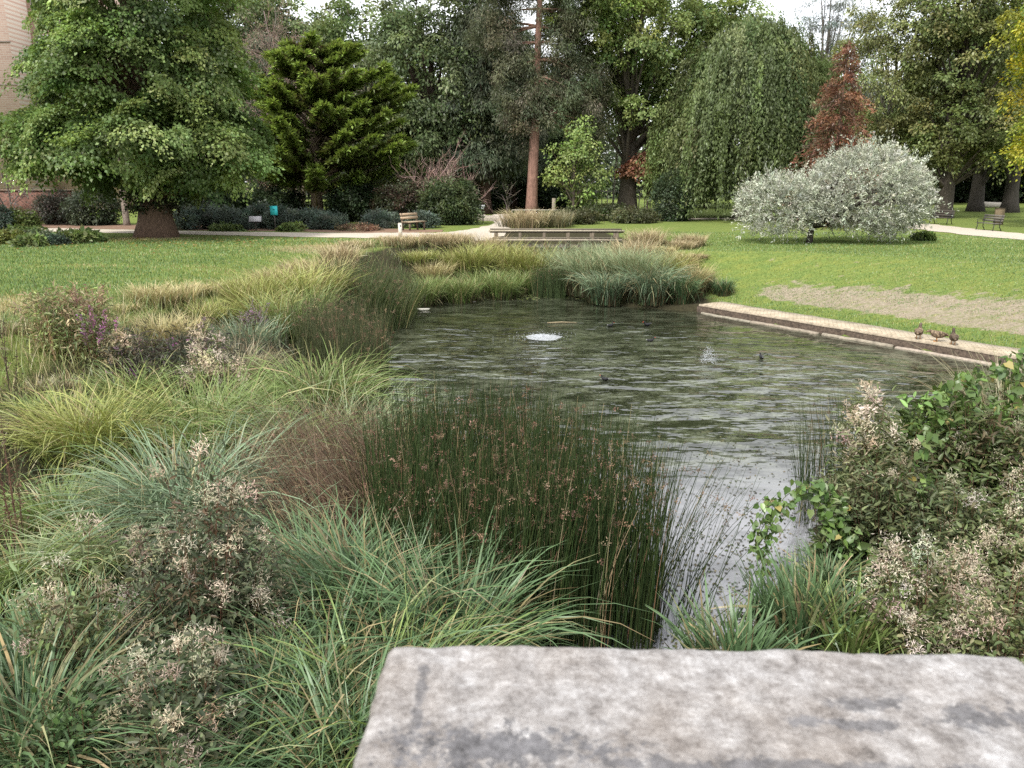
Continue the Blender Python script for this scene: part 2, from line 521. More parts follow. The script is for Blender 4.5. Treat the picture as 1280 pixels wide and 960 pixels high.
# algae and scum film; its pale colour also paints in sky reflection
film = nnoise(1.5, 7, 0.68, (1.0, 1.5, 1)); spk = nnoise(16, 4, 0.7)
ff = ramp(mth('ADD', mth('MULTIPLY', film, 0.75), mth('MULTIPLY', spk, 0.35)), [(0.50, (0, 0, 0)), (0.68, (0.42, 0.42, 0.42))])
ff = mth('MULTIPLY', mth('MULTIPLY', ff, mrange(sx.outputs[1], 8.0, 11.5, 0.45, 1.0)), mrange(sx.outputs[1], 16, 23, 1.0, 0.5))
dust_sheen = mth('MULTIPLY', mrange(sx.outputs[1], 8.4, 12.0, 1.0, 0.0), ramp(film, [(0.30, (.35, .35, .35)), (0.6, (1, 1, 1))]))  # pale near water: dusty film plus sky reflection put into the colour
basec = mixn(dust_sheen, mixn(ff, (0.014, 0.016, 0.009), (0.24, 0.262, 0.175)), (0.20, 0.20, 0.215))
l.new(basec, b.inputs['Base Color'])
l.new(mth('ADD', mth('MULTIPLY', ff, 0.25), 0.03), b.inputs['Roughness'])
b.inputs['Specular IOR Level'].default_value = 0.62
wgx, wgy = np.linspace(-6, 16, 44), np.linspace(3.6, 40, 60)
WX, WY = np.meshgrid(wgx, wgy, indexing='ij')
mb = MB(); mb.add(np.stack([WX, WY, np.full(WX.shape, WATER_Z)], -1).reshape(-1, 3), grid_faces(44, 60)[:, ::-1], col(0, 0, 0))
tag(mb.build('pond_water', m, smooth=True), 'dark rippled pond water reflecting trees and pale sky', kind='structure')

# ---- gravel paths
M_GRAVEL = rough_mat('gravel', 26.0, 0.22, 0.3, 1.0)
def path(name, pts, widths, label, seed, z=0.012):
    rng = rng_of(seed)
    pts = np.array(pts, float)
    tt = np.linspace(0, len(pts) - 1, 160)
    k = np.minimum(tt.astype(int), len(pts) - 2); f = (tt - k)[:, None]
    def cr(P):
        P0 = P[np.maximum(k - 1, 0)]; P1 = P[k]; P2 = P[k + 1]; P3 = P[np.minimum(k + 2, len(P) - 1)]
        return 0.5 * ((2 * P1) + (-P0 + P2) * f + (2 * P0 - 5 * P1 + 4 * P2 - P3) * f ** 2 + (-P0 + 3 * P1 - 3 * P2 + P3) * f ** 3)
    c = cr(pts); w = cr(np.array(widths, float)[:, None])[:, 0]
    tg = nrm(np.gradient(c, axis=0)); sd = np.stack([-tg[:, 1], tg[:, 0]], -1)
    offs = np.linspace(-1, 1, 9)
    V = []
    wob = [np.convolve(rng.normal(0, .16, 160), np.ones(3) / 3, 'same') for _ in range(2)]
    for j, o in enumerate(offs):
        e = wob[0] if o < 0 else wob[1]
        p = c + sd * ((w / 2) * o + e * abs(o) ** 4 * np.sign(o))[:, None]
        V.append(np.stack([p[:, 0], p[:, 1], np.maximum(ground(p[:, 0], p[:, 1]), -0.3) + z + 0.02 * (1 - o * o)], -1))
    V = np.stack(V, 1)
    mb = MB(); mb.add(V.reshape(-1, 3), grid_faces(160, 9), col(0.42, 0.37, 0.305))
    tag(mb.build(name, M_GRAVEL, smooth=True), label, kind='structure')
path('gravel_path', [(-60, 46), (-40, 43), (-24, 40.2), (-14, 37.6), (-7, 36.2), (-3.2, 36.8), (-1.6, 39.5), (-.6, 44), (0, 52)],
     [2.4, 2.3, 2.2, 2.4, 3.0, 2.6, 1.8, 1.6, 1.6], 'pale gravel path curving behind the lime tree towards the footbridge', 3)
path('gravel_path', [(6, 50.5), (14, 51.8), (20.5, 50.0), (22.6, 45), (22.6, 40), (22.9, 36), (24.4, 32), (29, 27.5), (40, 24)], [1.6, 1.8, 2.2, 3.0, 3.1, 3.2, 3.3, 3.4, 3.5], 'pale gravel path crossing the right lawn beside the silver tree', 4, 0.016)
path('bed_soil', [(-32, 44.5), (-20, 42.6), (-12, 41.2), (-6.5, 39.5), (-3.5, 39.6)], [4, 4, 4, 3.4, 2.0], 'leaf littered soil of the border behind the path', 5, 0.006)
bpy.data.objects['bed_soil'].data.materials[0] = rough_mat('soil', 12, .5, .5, 1.0)
at_ = bpy.data.objects['bed_soil'].data.color_attributes['Col']
at_.data.foreach_set('color', np.tile(np.array([0.20, 0.125, 0.085, 1], np.float32), len(at_.data)))

# ---- paved pond edging
rng = rng_of(11)
edge_o = empty('pond_edging', (*COP_A, 0), 0, 'pale paved edging with dark brick face along the right side of the pond', 'edging')
dv = COP_B - COP_A; Ln = float(np.linalg.norm(dv)); dv = dv / Ln; nv = np.array([-dv[1], dv[0]])   # nv points away from the water
if nv[0] < 0: nv = -nv
def strip(s0, s1, o0, o1, z0, z1, color, name, mat, ns=50, wob=0.0, front_wob=0.012):
    S = np.linspace(s0, s1, ns)
    ring = []
    q = np.convolve(rng.normal(0, 1, ns), np.ones(3) / 3, 'same')
    for (o, z) in ((o0, z0), (o0, z1 - .03), (o0 + .03, z1), ((o0 + o1) / 2, z1 + .005), (o1, z1 - .005), (o1, z0)):
        ww = q * (front_wob if o < (o0 + o1) / 2 else wob)
        p = dv[None] * S[:, None] + nv[None] * (o + ww)[:, None]
        ring.append(np.stack([p[:, 0], p[:, 1], np.full(ns, z) + (q * .006 if z > z0 else 0)], -1))
    V = np.stack(ring, 1)
    mb = MB(); mb.add(V.reshape(-1, 3), grid_faces(ns, 6, True), color)
    for e in (0, ns - 1):
        mb.f.append((np.arange(6)[None] + e * 6))
    return mb.build(name, mat, edge_o)
m, n, l = new_mat('herringbone_paving')
b = n['Principled BSDF']; b.inputs['Roughness'].default_value = 0.9
t = n.new('ShaderNodeTexCoord'); mp_ = n.new('ShaderNodeMapping'); mp_.inputs['Rotation'].default_value = (0, 0, R(20)); l.new(t.outputs['Object'], mp_.inputs['Vector'])
br = n.new('ShaderNodeTexBrick'); br.inputs['Scale'].default_value = 1.0
br.inputs['Brick Width'].default_value = 0.21; br.inputs['Row Height'].default_value = 0.105; br.inputs['Mortar Size'].default_value = 0.012
br.inputs['Color1'].default_value = (0.46, 0.39, 0.29, 1); br.inputs['Color2'].default_value = (0.40, 0.335, 0.245, 1); br.inputs['Mortar'].default_value = (0.24, 0.195, 0.135, 1)
l.new(mp_.outputs['Vector'], br.inputs['Vector'])
dirt = ramp(nnoise(2.5, 8, 0.7), [(0.35, (0.62, 0.60, 0.55)), (0.6, (1, 1, 1))])
mm = n.new('ShaderNodeMix'); mm.data_type = 'RGBA'; mm.blend_type = 'MULTIPLY'; mm.inputs['Factor'].default_value = 1
l.new(br.outputs['Color'], mm.inputs['A']); l.new(dirt, mm.inputs['B']); l.new(mm.outputs['Result'], b.inputs['Base Color'])
bp = n.new('ShaderNodeBump'); bp.inputs['Strength'].default_value = .5; bp.inputs['Distance'].default_value = .01
l.new(br.outputs['Fac'], bp.inputs['Height']); bp.invert = True; l.new(bp.outputs['Normal'], b.inputs['Normal'])
M_PAVE = m
strip(0, Ln, 0.10, 1.06, -1.75, -1.36, col(1, 1, 1), 'paving', M_PAVE, wob=0.05)
strip(-.02, Ln, -0.02, 0.098, -2.0, -1.355, col(0.30, 0.25, 0.185), 'kerb', M_STONE)
strip(-.05, Ln, -0.06, -0.022, -2.2, -1.405, col(0.085, 0.062, 0.045), 'brick_face', rough_mat('wet_brick', 14, .7, .6, .7))
s = 0.2
for k in range(9):
    ln = rng.uniform(1.3, 2.9)
    if s + ln > Ln: break
    strip(s, s + ln, -0.19 - rng.uniform(0, .05), -0.062, -1.8, -1.565 + rng.uniform(-.01, .015), jit(rng, (0.28, 0.24, 0.19), 1, .12, .015)[0], 'ledge', M_STONE, 30, front_wob=0.05)
    s += ln + rng.uniform(.03, .3)

# ---- the weathered stone cap the photograph is taken over
pier = empty('stone_pier', (0.186, 0.36, gz(.19, .36)), R(-0.7), 'weathered pale pier cap with dark lichen blotches at the viewer\'s feet', 'pier')
zb = pier.location.z
bm = bmesh.new()
bmesh.ops.create_cube(bm, size=1.0)
bmesh.ops.scale(bm, vec=(0.630, 0.63, 0.085), verts=bm.verts)
bmesh.ops.bevel(bm, geom=list(bm.edges), offset=0.013, segments=4, affect='EDGES', profile=.5)
bmesh.ops.subdivide_edges(bm, edges=[e for e in bm.edges if e.calc_length() > .1], cuts=70, use_grid_fill=True)
for v in bm.verts:
    c = v.co.copy()
    q = mnoise.fractal(c * 9, 1.0, 2.0, 5) * 0.0035 + mnoise.fractal(c * 45, 1.0, 2.0, 3) * 0.0016
    v.co += v.normal * q if v.normal.length else Vector()
me = bpy.data.meshes.new('cap'); bm.to_mesh(me); bm.free()
for p in me.polygons: p.use_smooth = True
m, n, l = new_mat('lichened_stone')
b = n['Principled BSDF']; b.inputs['Roughness'].default_value = 0.95; b.inputs['Specular IOR Level'].default_value = .15
t = n.new('ShaderNodeTexCoord')
base = ramp(nnoise(40, 10, 0.88), [(0.32, (0.055, 0.05, 0.048)), (0.43, (0.20, 0.185, 0.178)), (0.54, (0.335, 0.32, 0.315)), (0.68, (0.58, 0.575, 0.58))])
brown = ramp(nnoise(7, 6, 0.6), [(0.42, (1, 1, 1)), (0.70, (0.80, 0.74, 0.68))])
mm = n.new('ShaderNodeMix'); mm.data_type = 'RGBA'; mm.blend_type = 'MULTIPLY'; mm.inputs['Factor'].default_value = 1
l.new(base, mm.inputs['A']); l.new(brown, mm.inputs['B'])
so = n.new('ShaderNodeSeparateXYZ'); l.new(t.outputs['Object'], so.inputs[0])
wob = nnoise(34, 9, 0.78)
def blob(cx, cy, rx, ry, amt=1.0):
    dx = mth('DIVIDE', mth('SUBTRACT', so.outputs[0], cx), rx); dy = mth('DIVIDE', mth('SUBTRACT', so.outputs[1], cy), ry)
    dd = mth('SQRT', mth('ADD', mth('MULTIPLY', dx, dx), mth('MULTIPLY', dy, dy)), 0)
    dd = mth('ADD', dd, mth('MULTIPLY', mth('SUBTRACT', wob, 0.5), 6.5))
    return mth('MULTIPLY', mrange(dd, 0.35, 1.0, 1.0, 0.0), amt)
lich = None
for args in ((-.19, .165, .10, .030, .9), (-.05, .148, .12, .012, .8), (.145, .232, .05, .012, .75), (.235, .215, .055, .022, .8), (.10, .205, .07, .009, .75),
             (.03, .15, .14, .008, .7), (-.272, .225, .006, .06, .7), (.24, .13, .1, .016, .6), (-.2, .05, .2, .05, .7), (.1, -.1, .2, .08, .7), (-.1, -.2, .15, .05, .7)):
    q = blob(*args); lich = q if lich is None else mth('MAXIMUM', lich, q)
l.new(mixn(lich, mm.outputs['Result'], ramp(nnoise(50, 8, .8), [(.35, (.03, .03, .033)), (.65, (.20, .195, .205))])), b.inputs['Base Color'])
bp = n.new('ShaderNodeBump'); bp.inputs['Strength'].default_value = .9; bp.inputs['Distance'].default_value = .006
l.new(nnoise(60, 8, .75), bp.inputs['Height']); l.new(bp.outputs['Normal'], b.inputs['Normal'])
me.materials.append(m)
capo = bpy.data.objects.new('cap', me); COL.objects.link(capo); capo.parent = pier; capo.location = (0, 0, 2.05 - 0.0425 - zb)
capo.rotation_euler = (0, R(0.9), 0)
mb = MB(); hh = 2.05 - .09 - zb
box(mb, (0, 0, hh / 2 - .25), (.5, .52, hh + .5), col(.30, .25, .22))
mb.build('shaft', M_STONE, pier)
# ================================================================ TREES
def unit_dirs(rng, n):
    return nrm(rng.normal(0, 1, (n, 3)))

def curve3(a, b, sag, n=6, side=None):
    a, b = np.asarray(a, float), np.asarray(b, float)
    t = np.linspace(0, 1, n)[:, None]
    mid = (a + b) / 2 + np.array([0, 0, sag]) + (side if side is not None else 0)
    return (1 - t) ** 2 * a + 2 * t * (1 - t) * mid + t * t * b

def trunk_mesh(rng, h, r0, r1, lean=(0, 0), flare=1.5, color=(.12, .095, .075), sides=12, wig=0.1, n=14, limbs=(), rough=0.05):
    """tapered trunk with root flare and limbs = list of (start height 0..1, end point, radius)"""
    mb = MB()
    t = np.linspace(0, 1, n)
    px = lean[0] * t + np.cumsum(rng.normal(0, wig, n)) * t * .3
    py = lean[1] * t + np.cumsum(rng.normal(0, wig, n)) * t * .3
    pts = np.stack([px, py, -0.15 + t * (h + .15)], -1)
    rad = r0 + (r1 - r0) * t
    rad = rad * (1 + (flare - 1) * np.exp(-t * h / (r0 * 1.3)))
    tube(mb, pts, rad, col(*color), sides, rough, rng)
    for (f, end, r) in limbs:
        k = min(int(f * (n - 1)), n - 1)
        a = pts[k]
        e = np.asarray(end, float)
        L = np.linalg.norm(e - a)
        c = curve3(a, e, L * rng.uniform(.02, .16), 7, rng.normal(0, L * .05, 3))
        tube(mb, c, np.linspace(min(r, rad[k] * .85), max(.012, r * .18), 7), col(*color), 6, .06, rng)
    return mb, pts, rad

def pads(mb, rng, centers, out, rad, n, L, W, colors, up=.55, thick=.2, arch=.28, droop=.35, jitter=.45, wide=.45):
    """leafy sprays: every centre carries n leaves on a domed, outward hanging pad"""
    N = len(centers)
    rad = np.broadcast_to(rad, (N,))
    nr = nrm(np.array([0, 0, up]) + out * (1 - up) + rng.normal(0, .22, (N, 3)))
    ref = nrm(rng.normal(0, 1, (N, 3)))
    t1 = nrm(np.cross(nr, ref)); t2 = np.cross(nr, t1)
    cnt = np.maximum(4, (n * rng.uniform(.55, 1.45, N)).astype(int))
    ix = np.repeat(np.arange(N), cnt); M = len(ix)
    r = np.sqrt(rng.uniform(0, 1, M)) * rad[ix] * rng.uniform(.7, 1.15, M)
    th = rng.uniform(0, 2 * PI, M)
    lob = 1 + .3 * np.sin(3 * th + ix * 1.7)
    r = r * lob
    rd = t1[ix] * np.cos(th)[:, None] + t2[ix] * np.sin(th)[:, None]
    p = centers[ix] + rd * r[:, None] + nr[ix] * (rng.normal(0, thick, M) * rad[ix] - arch * r * r / rad[ix])[:, None]
    ax = nrm(rd * .8 + out[ix] * .35 + np.array([0, 0, -droop]) + rng.normal(0, jitter, (M, 3)))
    no = nrm(nr[ix] + rng.normal(0, jitter, (M, 3)))
    base = colors(rng, N)[ix]
    c = base * np.exp(rng.normal(0, .14, (M, 1))) * np.exp(rng.normal(0, .04, (M, 3)))
    s = rng.uniform(.7, 1.25, M)
    leaves(mb, rng, p, ax, no, L * s, W * s, c, wide)

def shell_points(rng, n, env, lo=.62, keep=None):
    """points in the outer shell of a union of ellipsoids; env = list of (cx,cy,cz,rx,ry,rz)"""
    env = np.array(env, float)
    vol = (env[:, 3] * env[:, 4] * env[:, 5]) ** .7
    P, O = [], []
    while sum(len(q) for q in P) < n:
        k = rng.choice(len(env), n * 2, p=vol / vol.sum())
        d = unit_dirs(rng, n * 2)
        r = lo + (1 - lo) * rng.uniform(0, 1, n * 2) ** .6
        p = env[k, :3] + d * env[k, 3:] * r[:, None]
        o = nrm(d / env[k, 3:])
        ok = np.ones(n * 2, bool)
        for j in range(len(env)):
            q = np.sum(((p - env[j, :3]) / env[j, 3:]) ** 2, 1)
            ok &= ~((q < (lo * .92) ** 2) & (k != j))
        if keep is not None: ok &= keep(p)
        P.append(p[ok]); O.append(o[ok])
    return np.concatenate(P)[:n], np.concatenate(O)[:n]

def palette(cols, weights, v=.2, hue=.05):
    return lambda rng, n: mixc(rng, cols, weights, n, v, hue)

def broadleaf(name, loc, label, cat, env, h, r0, seed, ncl=260, per=150, crad=.7, L=.16, W=.11, pal=None, bark=(.12, .095, .075), up=.55, flare=1.5,
              nlimb=26, lo=.6, lean=(0, 0), group=None, thick=.2, arch=.28, droop=.35, jitter=.45, trunk_top=.75, mat=None, keep=None, wide=.45, sides=12, rz=0, rough=.05):
    rng = rng_of(seed)
    t = empty(name, loc, rz, label, cat, group)
    P, O = shell_points(rng, ncl, env, lo, keep)
    sel = rng.choice(ncl, min(nlimb, ncl), replace=False)
    limbs = [(float(np.clip((P[i, 2] / h) * .75 - .05, .22, .92)), P[i] - O[i] * .1, r0 * rng.uniform(.16, .36)) for i in sel]
    tm, _, _ = trunk_mesh(rng, h * trunk_top, r0, r0 * .3, lean, flare, bark, sides, limbs=limbs, rough=rough)
    tm.build('trunk', M_BARK, t, smooth=True)
    mb = MB()
    pads(mb, rng, P, O, crad * rng.uniform(.6, 1.3, ncl), per, L, W, pal, up, thick, arch, droop, jitter, wide)
    mb.build('crown', mat or M_LEAF, t)
    return t

GREEN_MID = palette([(.062, .10, .022), (.08, .125, .028), (.045, .078, .018)], [3, 2, 2])

# --- the big lime on the left lawn
lime_env = [(0, 0, 4.3, 5.2, 5.2, 2.2), (.2, 0, 7.0, 4.5, 4.7, 2.8), (.3, 0, 10.0, 3.9, 4.1, 3.2), (.3, 0, 12.6, 2.9, 3.0, 2.8), (-3.1, -1.0, 4.1, 2.7, 2.8, 1.5), (3.2, -.8, 3.9, 2.4, 2.4, 1.5)]
lime_x = at(198, 35.5)
lime = broadleaf('lime_tree', (lime_x, 35.5, 0), 'broad green lime tree with thick flared trunk standing on the left lawn', 'tree', lime_env, 14, .62, 21,
                 ncl=560, per=430, crad=.95, L=.145, W=.105, up=.62, nlimb=40, flare=1.75, lo=.6, bark=(.13, .085, .06), droop=.6, arch=.34, thick=.10, sides=16, trunk_top=.8, rough=.075,
                 pal=palette([(.128, .188, .055), (.165, .232, .072), (.098, .15, .045), (.235, .295, .11)], [4, 3, 3, 1.3]), keep=lambda p: p[:, 2] > 1.9 + .06 * np.hypot(p[:, 0], p[:, 1]))
mb = MB(); rng = rng_of(22)
pts = np.stack([np.zeros(5), np.zeros(5), np.linspace(1.15, 2.5, 5)], -1)
P_ = np.stack([rng.normal(0, .5, 240), rng.normal(0, .5, 240), rng.uniform(1.2, 2.6, 240)], -1)
pads(mb, rng, P_, nrm(P_ * [1, 1, 0] + 1e-3), .34, 22, .13, .10, palette([(.035, .055, .02), (.055, .05, .03)], [2, 1]), jitter=.8)
mb.build('trunk_shoots', M_LEAF, lime)

# --- golden cypress with layered upswept sprays
def cypress(name, loc, label, seed):
    rng = rng_of(seed)
    t = empty(name, loc, 0, label, 'tree')
    H = 10.9
    mb, mbt = MB(), None
    limbs = []
    zs = np.sort(rng.uniform(2.4, 10.4, 140))
    azs = rng.uniform(0, 2 * PI, 140)
    prof = lambda z: np.interp(z, [2.4, 3.4, 5.0, 6.8, 8.4, 9.8, 10.9], [4.4, 5.3, 5.5, 5.2, 4.2, 2.8, 1.2])
    PP, AX, NO, CC, LL, WW = [], [], [], [], [], []
    for z, a in zip(zs, azs):
        d = np.array([math.cos(a), math.sin(a), 0])
        sk = 1 + .28 * d[0]                                 # fuller towards the right
        Lb = prof(z) * rng.uniform(.62, 1.06) * sk
        st = np.array([0, 0, z - Lb * .22]); en = d * Lb + np.array([0, 0, z + Lb * rng.uniform(-.02, .16)])
        c = curve3(st, en, -Lb * .10, 9)
        limbs.append((min(.95, max(.1, (z - Lb * .2) / H)), en * [.93, .93, 1], .07))
        side = np.array([-d[1], d[0], 0])
        nsp = int(78 * Lb / 4)
        for q in range(nsp):                                # flat sprays along the outer half of the bough
            f = rng.uniform(.30, 1.0)
            k = f * 8; i = min(int(k), 7); p = c[i] + (c[i + 1] - c[i]) * (k - i)
            sgn = rng.choice([-1, 1]); sl = (1.15 - f * .7) * rng.uniform(.4, 1.1)
            dirn = nrm(d * rng.uniform(.5, 1.1) + side * sgn * rng.uniform(.25, 1.0) + np.array([0, 0, rng.uniform(.0, .30)]))
            m_ = 13
            u = rng.uniform(0, 1, m_)
            pos = p + dirn * (u * sl)[:, None] + rng.normal(0, .06, (m_, 3)) * [1, 1, .35] + np.array([0, 0, -.10]) * ((u - .5) ** 2 * 4)[:, None]
            ax = nrm(dirn + rng.normal(0, .42, (m_, 3)) + np.array([0, 0, .25]))
            tipf = np.clip(f * .72 + u * .6 - .45, 0, 1) + .12 * rng.normal()
            tipf = np.clip(tipf, 0, 1)[:, None]
            old = np.array([.040, .045, .016]) if rng.uniform() < .6 else np.array([.075, .045, .030])
            new = np.array([.29, .42, .095]) if rng.uniform() < .6 else np.array([.18, .27, .055])
            cc = (old * (1 - tipf) + new * tipf) * np.exp(rng.normal(0, .15, (m_, 1)))
            PP.append(pos); AX.append(ax); NO.append(np.tile(np.array([0, 0, 1.0]), (m_, 1)) + rng.normal(0, .4, (m_, 3))); CC.append(cc)
            LL.append(rng.uniform(.22, .42, m_)); WW.append(rng.uniform(.07, .13, m_))
    leaves(mb, rng, np.concatenate(PP), np.concatenate(AX), nrm(np.concatenate(NO)), np.concatenate(LL), np.concatenate(WW), np.concatenate(CC), .5, .05)
    tm, _, _ = trunk_mesh(rng, 10.2, .42, .06, (0.1, 0), 1.35, (.21, .155, .11), 12, .05, limbs=limbs[::2])
    tm.build('trunk', M_BARK, t, smooth=True)
    mb.build('crown', M_LEAF, t)
    return t
cypress('cypress_tree', (at(398, 50), 50, 0), 'golden tipped cypress with layered sprays right of the lime tree', 31)

# --- Scots pine with a bare reddish trunk
def pine(loc, label, seed):
    rng = rng_of(seed)
    t = empty('pine_tree', loc, 0, label, 'tree')
    C_ = []
    def mass(cx, cy, cz, rx, ry, rz, n):
        C_.append(np.stack([rng.normal(cx, rx * .5, n), rng.normal(cy, ry * .5, n), rng.normal(cz, rz * .5, n)], -1))
    mass(-1.4, .2, 9.5, 1.3, 1.4, 2.6, 55); mass(-1.0, -.3, 6.9, 1.1, 1.2, 1.4, 26); mass(-2.4, .3, 12.0, 1.4, 1.5, 2.0, 45); mass(.4, -.5, 7.4, .9, 1, 1.3, 22)
    mass(2.0, -.2, 9.2, 1.4, 1.5, 2.2, 60); mass(3.2, .2, 7.4, 1.4, 1.5, 1.6, 50); mass(4.2, 0, 6.2, 1.0, 1.2, 1.3, 34); mass(2.6, 0, 12.2, 1.6, 1.7, 1.9, 52)
    mass(4.4, .2, 8.4, .8, 1.0, 1.1, 16); mass(.6, 0, 16.5, 2.6, 2.6, 1.6, 90); mass(-1.4, 0, 14.6, 1.8, 1.8, 1.5, 45); mass(2.8, 0, 14.8, 1.6, 1.8, 1.2, 40)
    P = np.concatenate(C_)
    O = nrm(P * [1, 1, 0] + rng.normal(0, .3, P.shape))
    limbs = []
    for i in rng.choice(len(P), 60, replace=False):
        limbs.append((float(np.clip((P[i, 2] + 1.2) / 17.5, .42, .97)), P[i], .09))
    tm, pts, rad = trunk_mesh(rng, 17.2, .40, .12, (.55, 0), 1.25, (.27, .155, .12), 12, .05, 18, limbs=limbs)
    tm.build('trunk', M_BARK, t, smooth=True)
    mb = MB()
    pads(mb, rng, P, O, .62, 230, .22, .045, palette([(.125, .135, .075), (.155, .145, .095), (.09, .11, .06)], [3, 2, 2]), .5, .42, .5, .75, .55, .5)
    mb.build('crown', M_LEAF, t)
pine((at(664, 54), 54, 0), 'tall pine with bare reddish trunk and hanging grey green boughs', 41)

# --- oak behind the bridge
oak_env = [(0, 0, 12.6, 6.8, 6, 3.4), (3.8, 0, 10.0, 4.6, 4.0, 2.0), (-3.5, 0, 9.0, 3.4, 3.4, 2.0), (1.4, -1.5, 7.2, 3.4, 3.0, 1.3), (6.0, 0, 12.4, 3.2, 3.4, 2.4), (-2.0, -1, 14.2, 4.2, 4.5, 2.0)]
broadleaf('oak_tree', (at(783, 57), 57, 0), 'pale green oak with stout dark trunk and gaps of sky behind the footbridge', 'tree', oak_env, 16, .66, 51,
          ncl=620, per=125, crad=.85, L=.22, W=.13, up=.62, nlimb=46, flare=1.35, lo=.35, bark=(.105, .088, .07), trunk_top=.72,
          pal=palette([(.20, .26, .085), (.26, .32, .115), (.14, .195, .065)], [3, 2, 2]))

# --- small bright green tree under the pine
broadleaf('maple_tree', (at(716, 51.5), 51.5, 0), 'small bright green tree with airy leaves between the pine and the oak', 'tree',
          [(0, 0, 4.2, 1.9, 1.7, 1.7), (1.3, -.2, 2.9, 1.3, 1.2, .9), (-1.0, 0, 3.0, 1.1, 1.1, .9), (.6, .4, 1.7, 1.5, 1.2, 1.0), (.4, 0, 5.6, 1.1, 1, .9)], 6.0, .12, 55, ncl=95, per=46, crad=.62, L=.17, W=.12, lo=.1,
          pal=palette([(.24, .31, .10), (.18, .25, .075), (.29, .35, .12)], [3, 2, 1]))

# --- weeping beech
def weeping(loc, label, seed, rx=6.0, H=11.7, nt=250, per=13):
    rng = rng_of(seed)
    t = empty('weeping_tree', loc, 0, label, 'tree')
    a = rng.uniform(0, 2 * PI, nt); rr = np.sqrt(rng.uniform(.0, 1, nt))
    lump = 1 + .12 * np.sin(3 * a + 1) + .10 * np.sin(5 * a) + .06 * np.sin(9 * a + 2)
    hz = H - 4.0 * rr ** 2 - 2.6 * rr ** 5 + rng.normal(0, .75, nt) * (.25 + rr)
    top = np.stack([np.cos(a) * rr * rx * .86 * lump, np.sin(a) * rr * rx * .8 * lump, hz], -1)
    T = np.repeat(np.arange(nt), per); n = len(T)
    st = top[T] + rng.normal(0, .34, (n, 3)) * [1, 1, .8]
    fall = np.minimum(rng.uniform(.25, .62, nt)[T] * st[:, 2] * rng.uniform(.6, 1.15, n) + .8, st[:, 2] - .25)
    low = rng.uniform(0, 1, n) < .35
    fall = np.where(low & (rr[T] > .55), st[:, 2] - rng.uniform(.2, 1.6, n), fall)
    outv = np.stack([np.cos(a), np.sin(a), np.zeros(nt)], -1)[T]
    kick = rng.uniform(.35, 1.5, nt)[T] * rng.uniform(.7, 1.2, n)
    m = 44
    u = rng.uniform(0, 1, (n, m))
    swing = rng.normal(0, .22, (n, 3)) * [1, 1, 0]
    pos = st[:, None] + outv[:, None] * (kick[:, None] * (1 - (1 - u) ** 2.2))[..., None] + swing[:, None] * u[..., None] + np.array([0, 0, -1.0]) * (fall[:, None] * u ** 1.5)[..., None] + np.array([0, 0, .35]) * (np.sin(u * PI) * (1 - u) * kick[:, None])[..., None]
    pos = pos.reshape(-1, 3) + rng.normal(0, .075, (n * m, 3))
    ix = np.repeat(np.arange(n), m)
    ax = nrm(outv[ix] * .35 + np.array([0, 0, -1.0]) + rng.normal(0, .5, pos.shape))
    no = nrm(outv[ix] * .7 + np.array([0, 0, .6]) + rng.normal(0, .5, pos.shape))
    c = mixc(rng, [(.115, .155, .055), (.15, .19, .075), (.085, .12, .045), (.19, .21, .10)], [4, 3, 3, 1], nt, .2)[T][ix] * np.exp(rng.normal(0, .16, (len(ix), 1)))
    s = rng.uniform(.7, 1.3, len(ix))
    mb = MB(); leaves(mb, rng, pos, ax, no, .21 * s, .085 * s, c)
    limbs = [(rng.uniform(.4, .95), top[i], .10) for i in rng.choice(nt, 26, replace=False)]
    tm, _, _ = trunk_mesh(rng, H * .85, .42, .14, (0, 0), 1.4, (.10, .085, .07), 10, .08, limbs=limbs)
    tm.build('trunk', M_BARK, t, smooth=True)
    mb.build('crown', M_LEAF, t)
weeping((at(925, 52), 52, 0), 'big weeping tree with curtains of dark green leaves reaching the lawn', 61)

# --- dead brown conifer
def dead_conifer(loc, label, seed, H=10.0, Rb=2.5):
    rng = rng_of(seed)
    t = empty('dead_conifer', loc, 0, label, 'tree')
    mb = MB(); limbs = []
    n = 520
    z = H * (1 - rng.uniform(0, 1, n) ** .62 * .93)
    a = rng.uniform(0, 2 * PI, n)
    Lb = np.clip(Rb * (1 - z / H) ** .8, .12, 9) * rng.uniform(.45, 1.15, n) + .12
    d = np.stack([np.cos(a), np.sin(a), np.zeros(n)], -1)
    m = 34
    u = rng.uniform(.12, 1, (n, m)) ** .7
    pos = np.array([0, 0, 1.0]) * z[:, None, None] + d[:, None] * (Lb[:, None] * u)[..., None] + np.array([0, 0, 1.0]) * ((.18 * u - .42 * u ** 2) * Lb[:, None])[..., None]
    pos += rng.normal(0, .075, pos.shape)
    ix = np.repeat(np.arange(n), m); pos = pos.reshape(-1, 3)
    ax = nrm(d[ix] * .8 + rng.normal(0, .55, pos.shape) + np.array([0, 0, -.35]))
    c = mixc(rng, [(.215, .108, .064), (.165, .088, .056), (.115, .070, .048), (.27, .145, .085)], [4, 3, 2, 1], n, .25)[ix] * np.exp(rng.normal(0, .2, (len(ix), 1)))
    s = rng.uniform(.6, 1.3, len(ix))
    leaves(mb, rng, pos, ax, nrm(rng.normal(0, 1, pos.shape)), .22 * s, .05 * s, c)
    for i in range(0, n, 6):
        limbs.append((float(min(.97, z[i] / H)), d[i] * Lb[i] * .9 + np.array([0, 0, z[i] - .2 * Lb[i]]), .03))
    tm, _, _ = trunk_mesh(rng, H, .16, .02, (0, 0), 1.3, (.11, .07, .05), 8, .02, limbs=limbs)
    tm.build('trunk', M_BARK, t, smooth=True)
    mb.build('crown', M_LEAF, t)
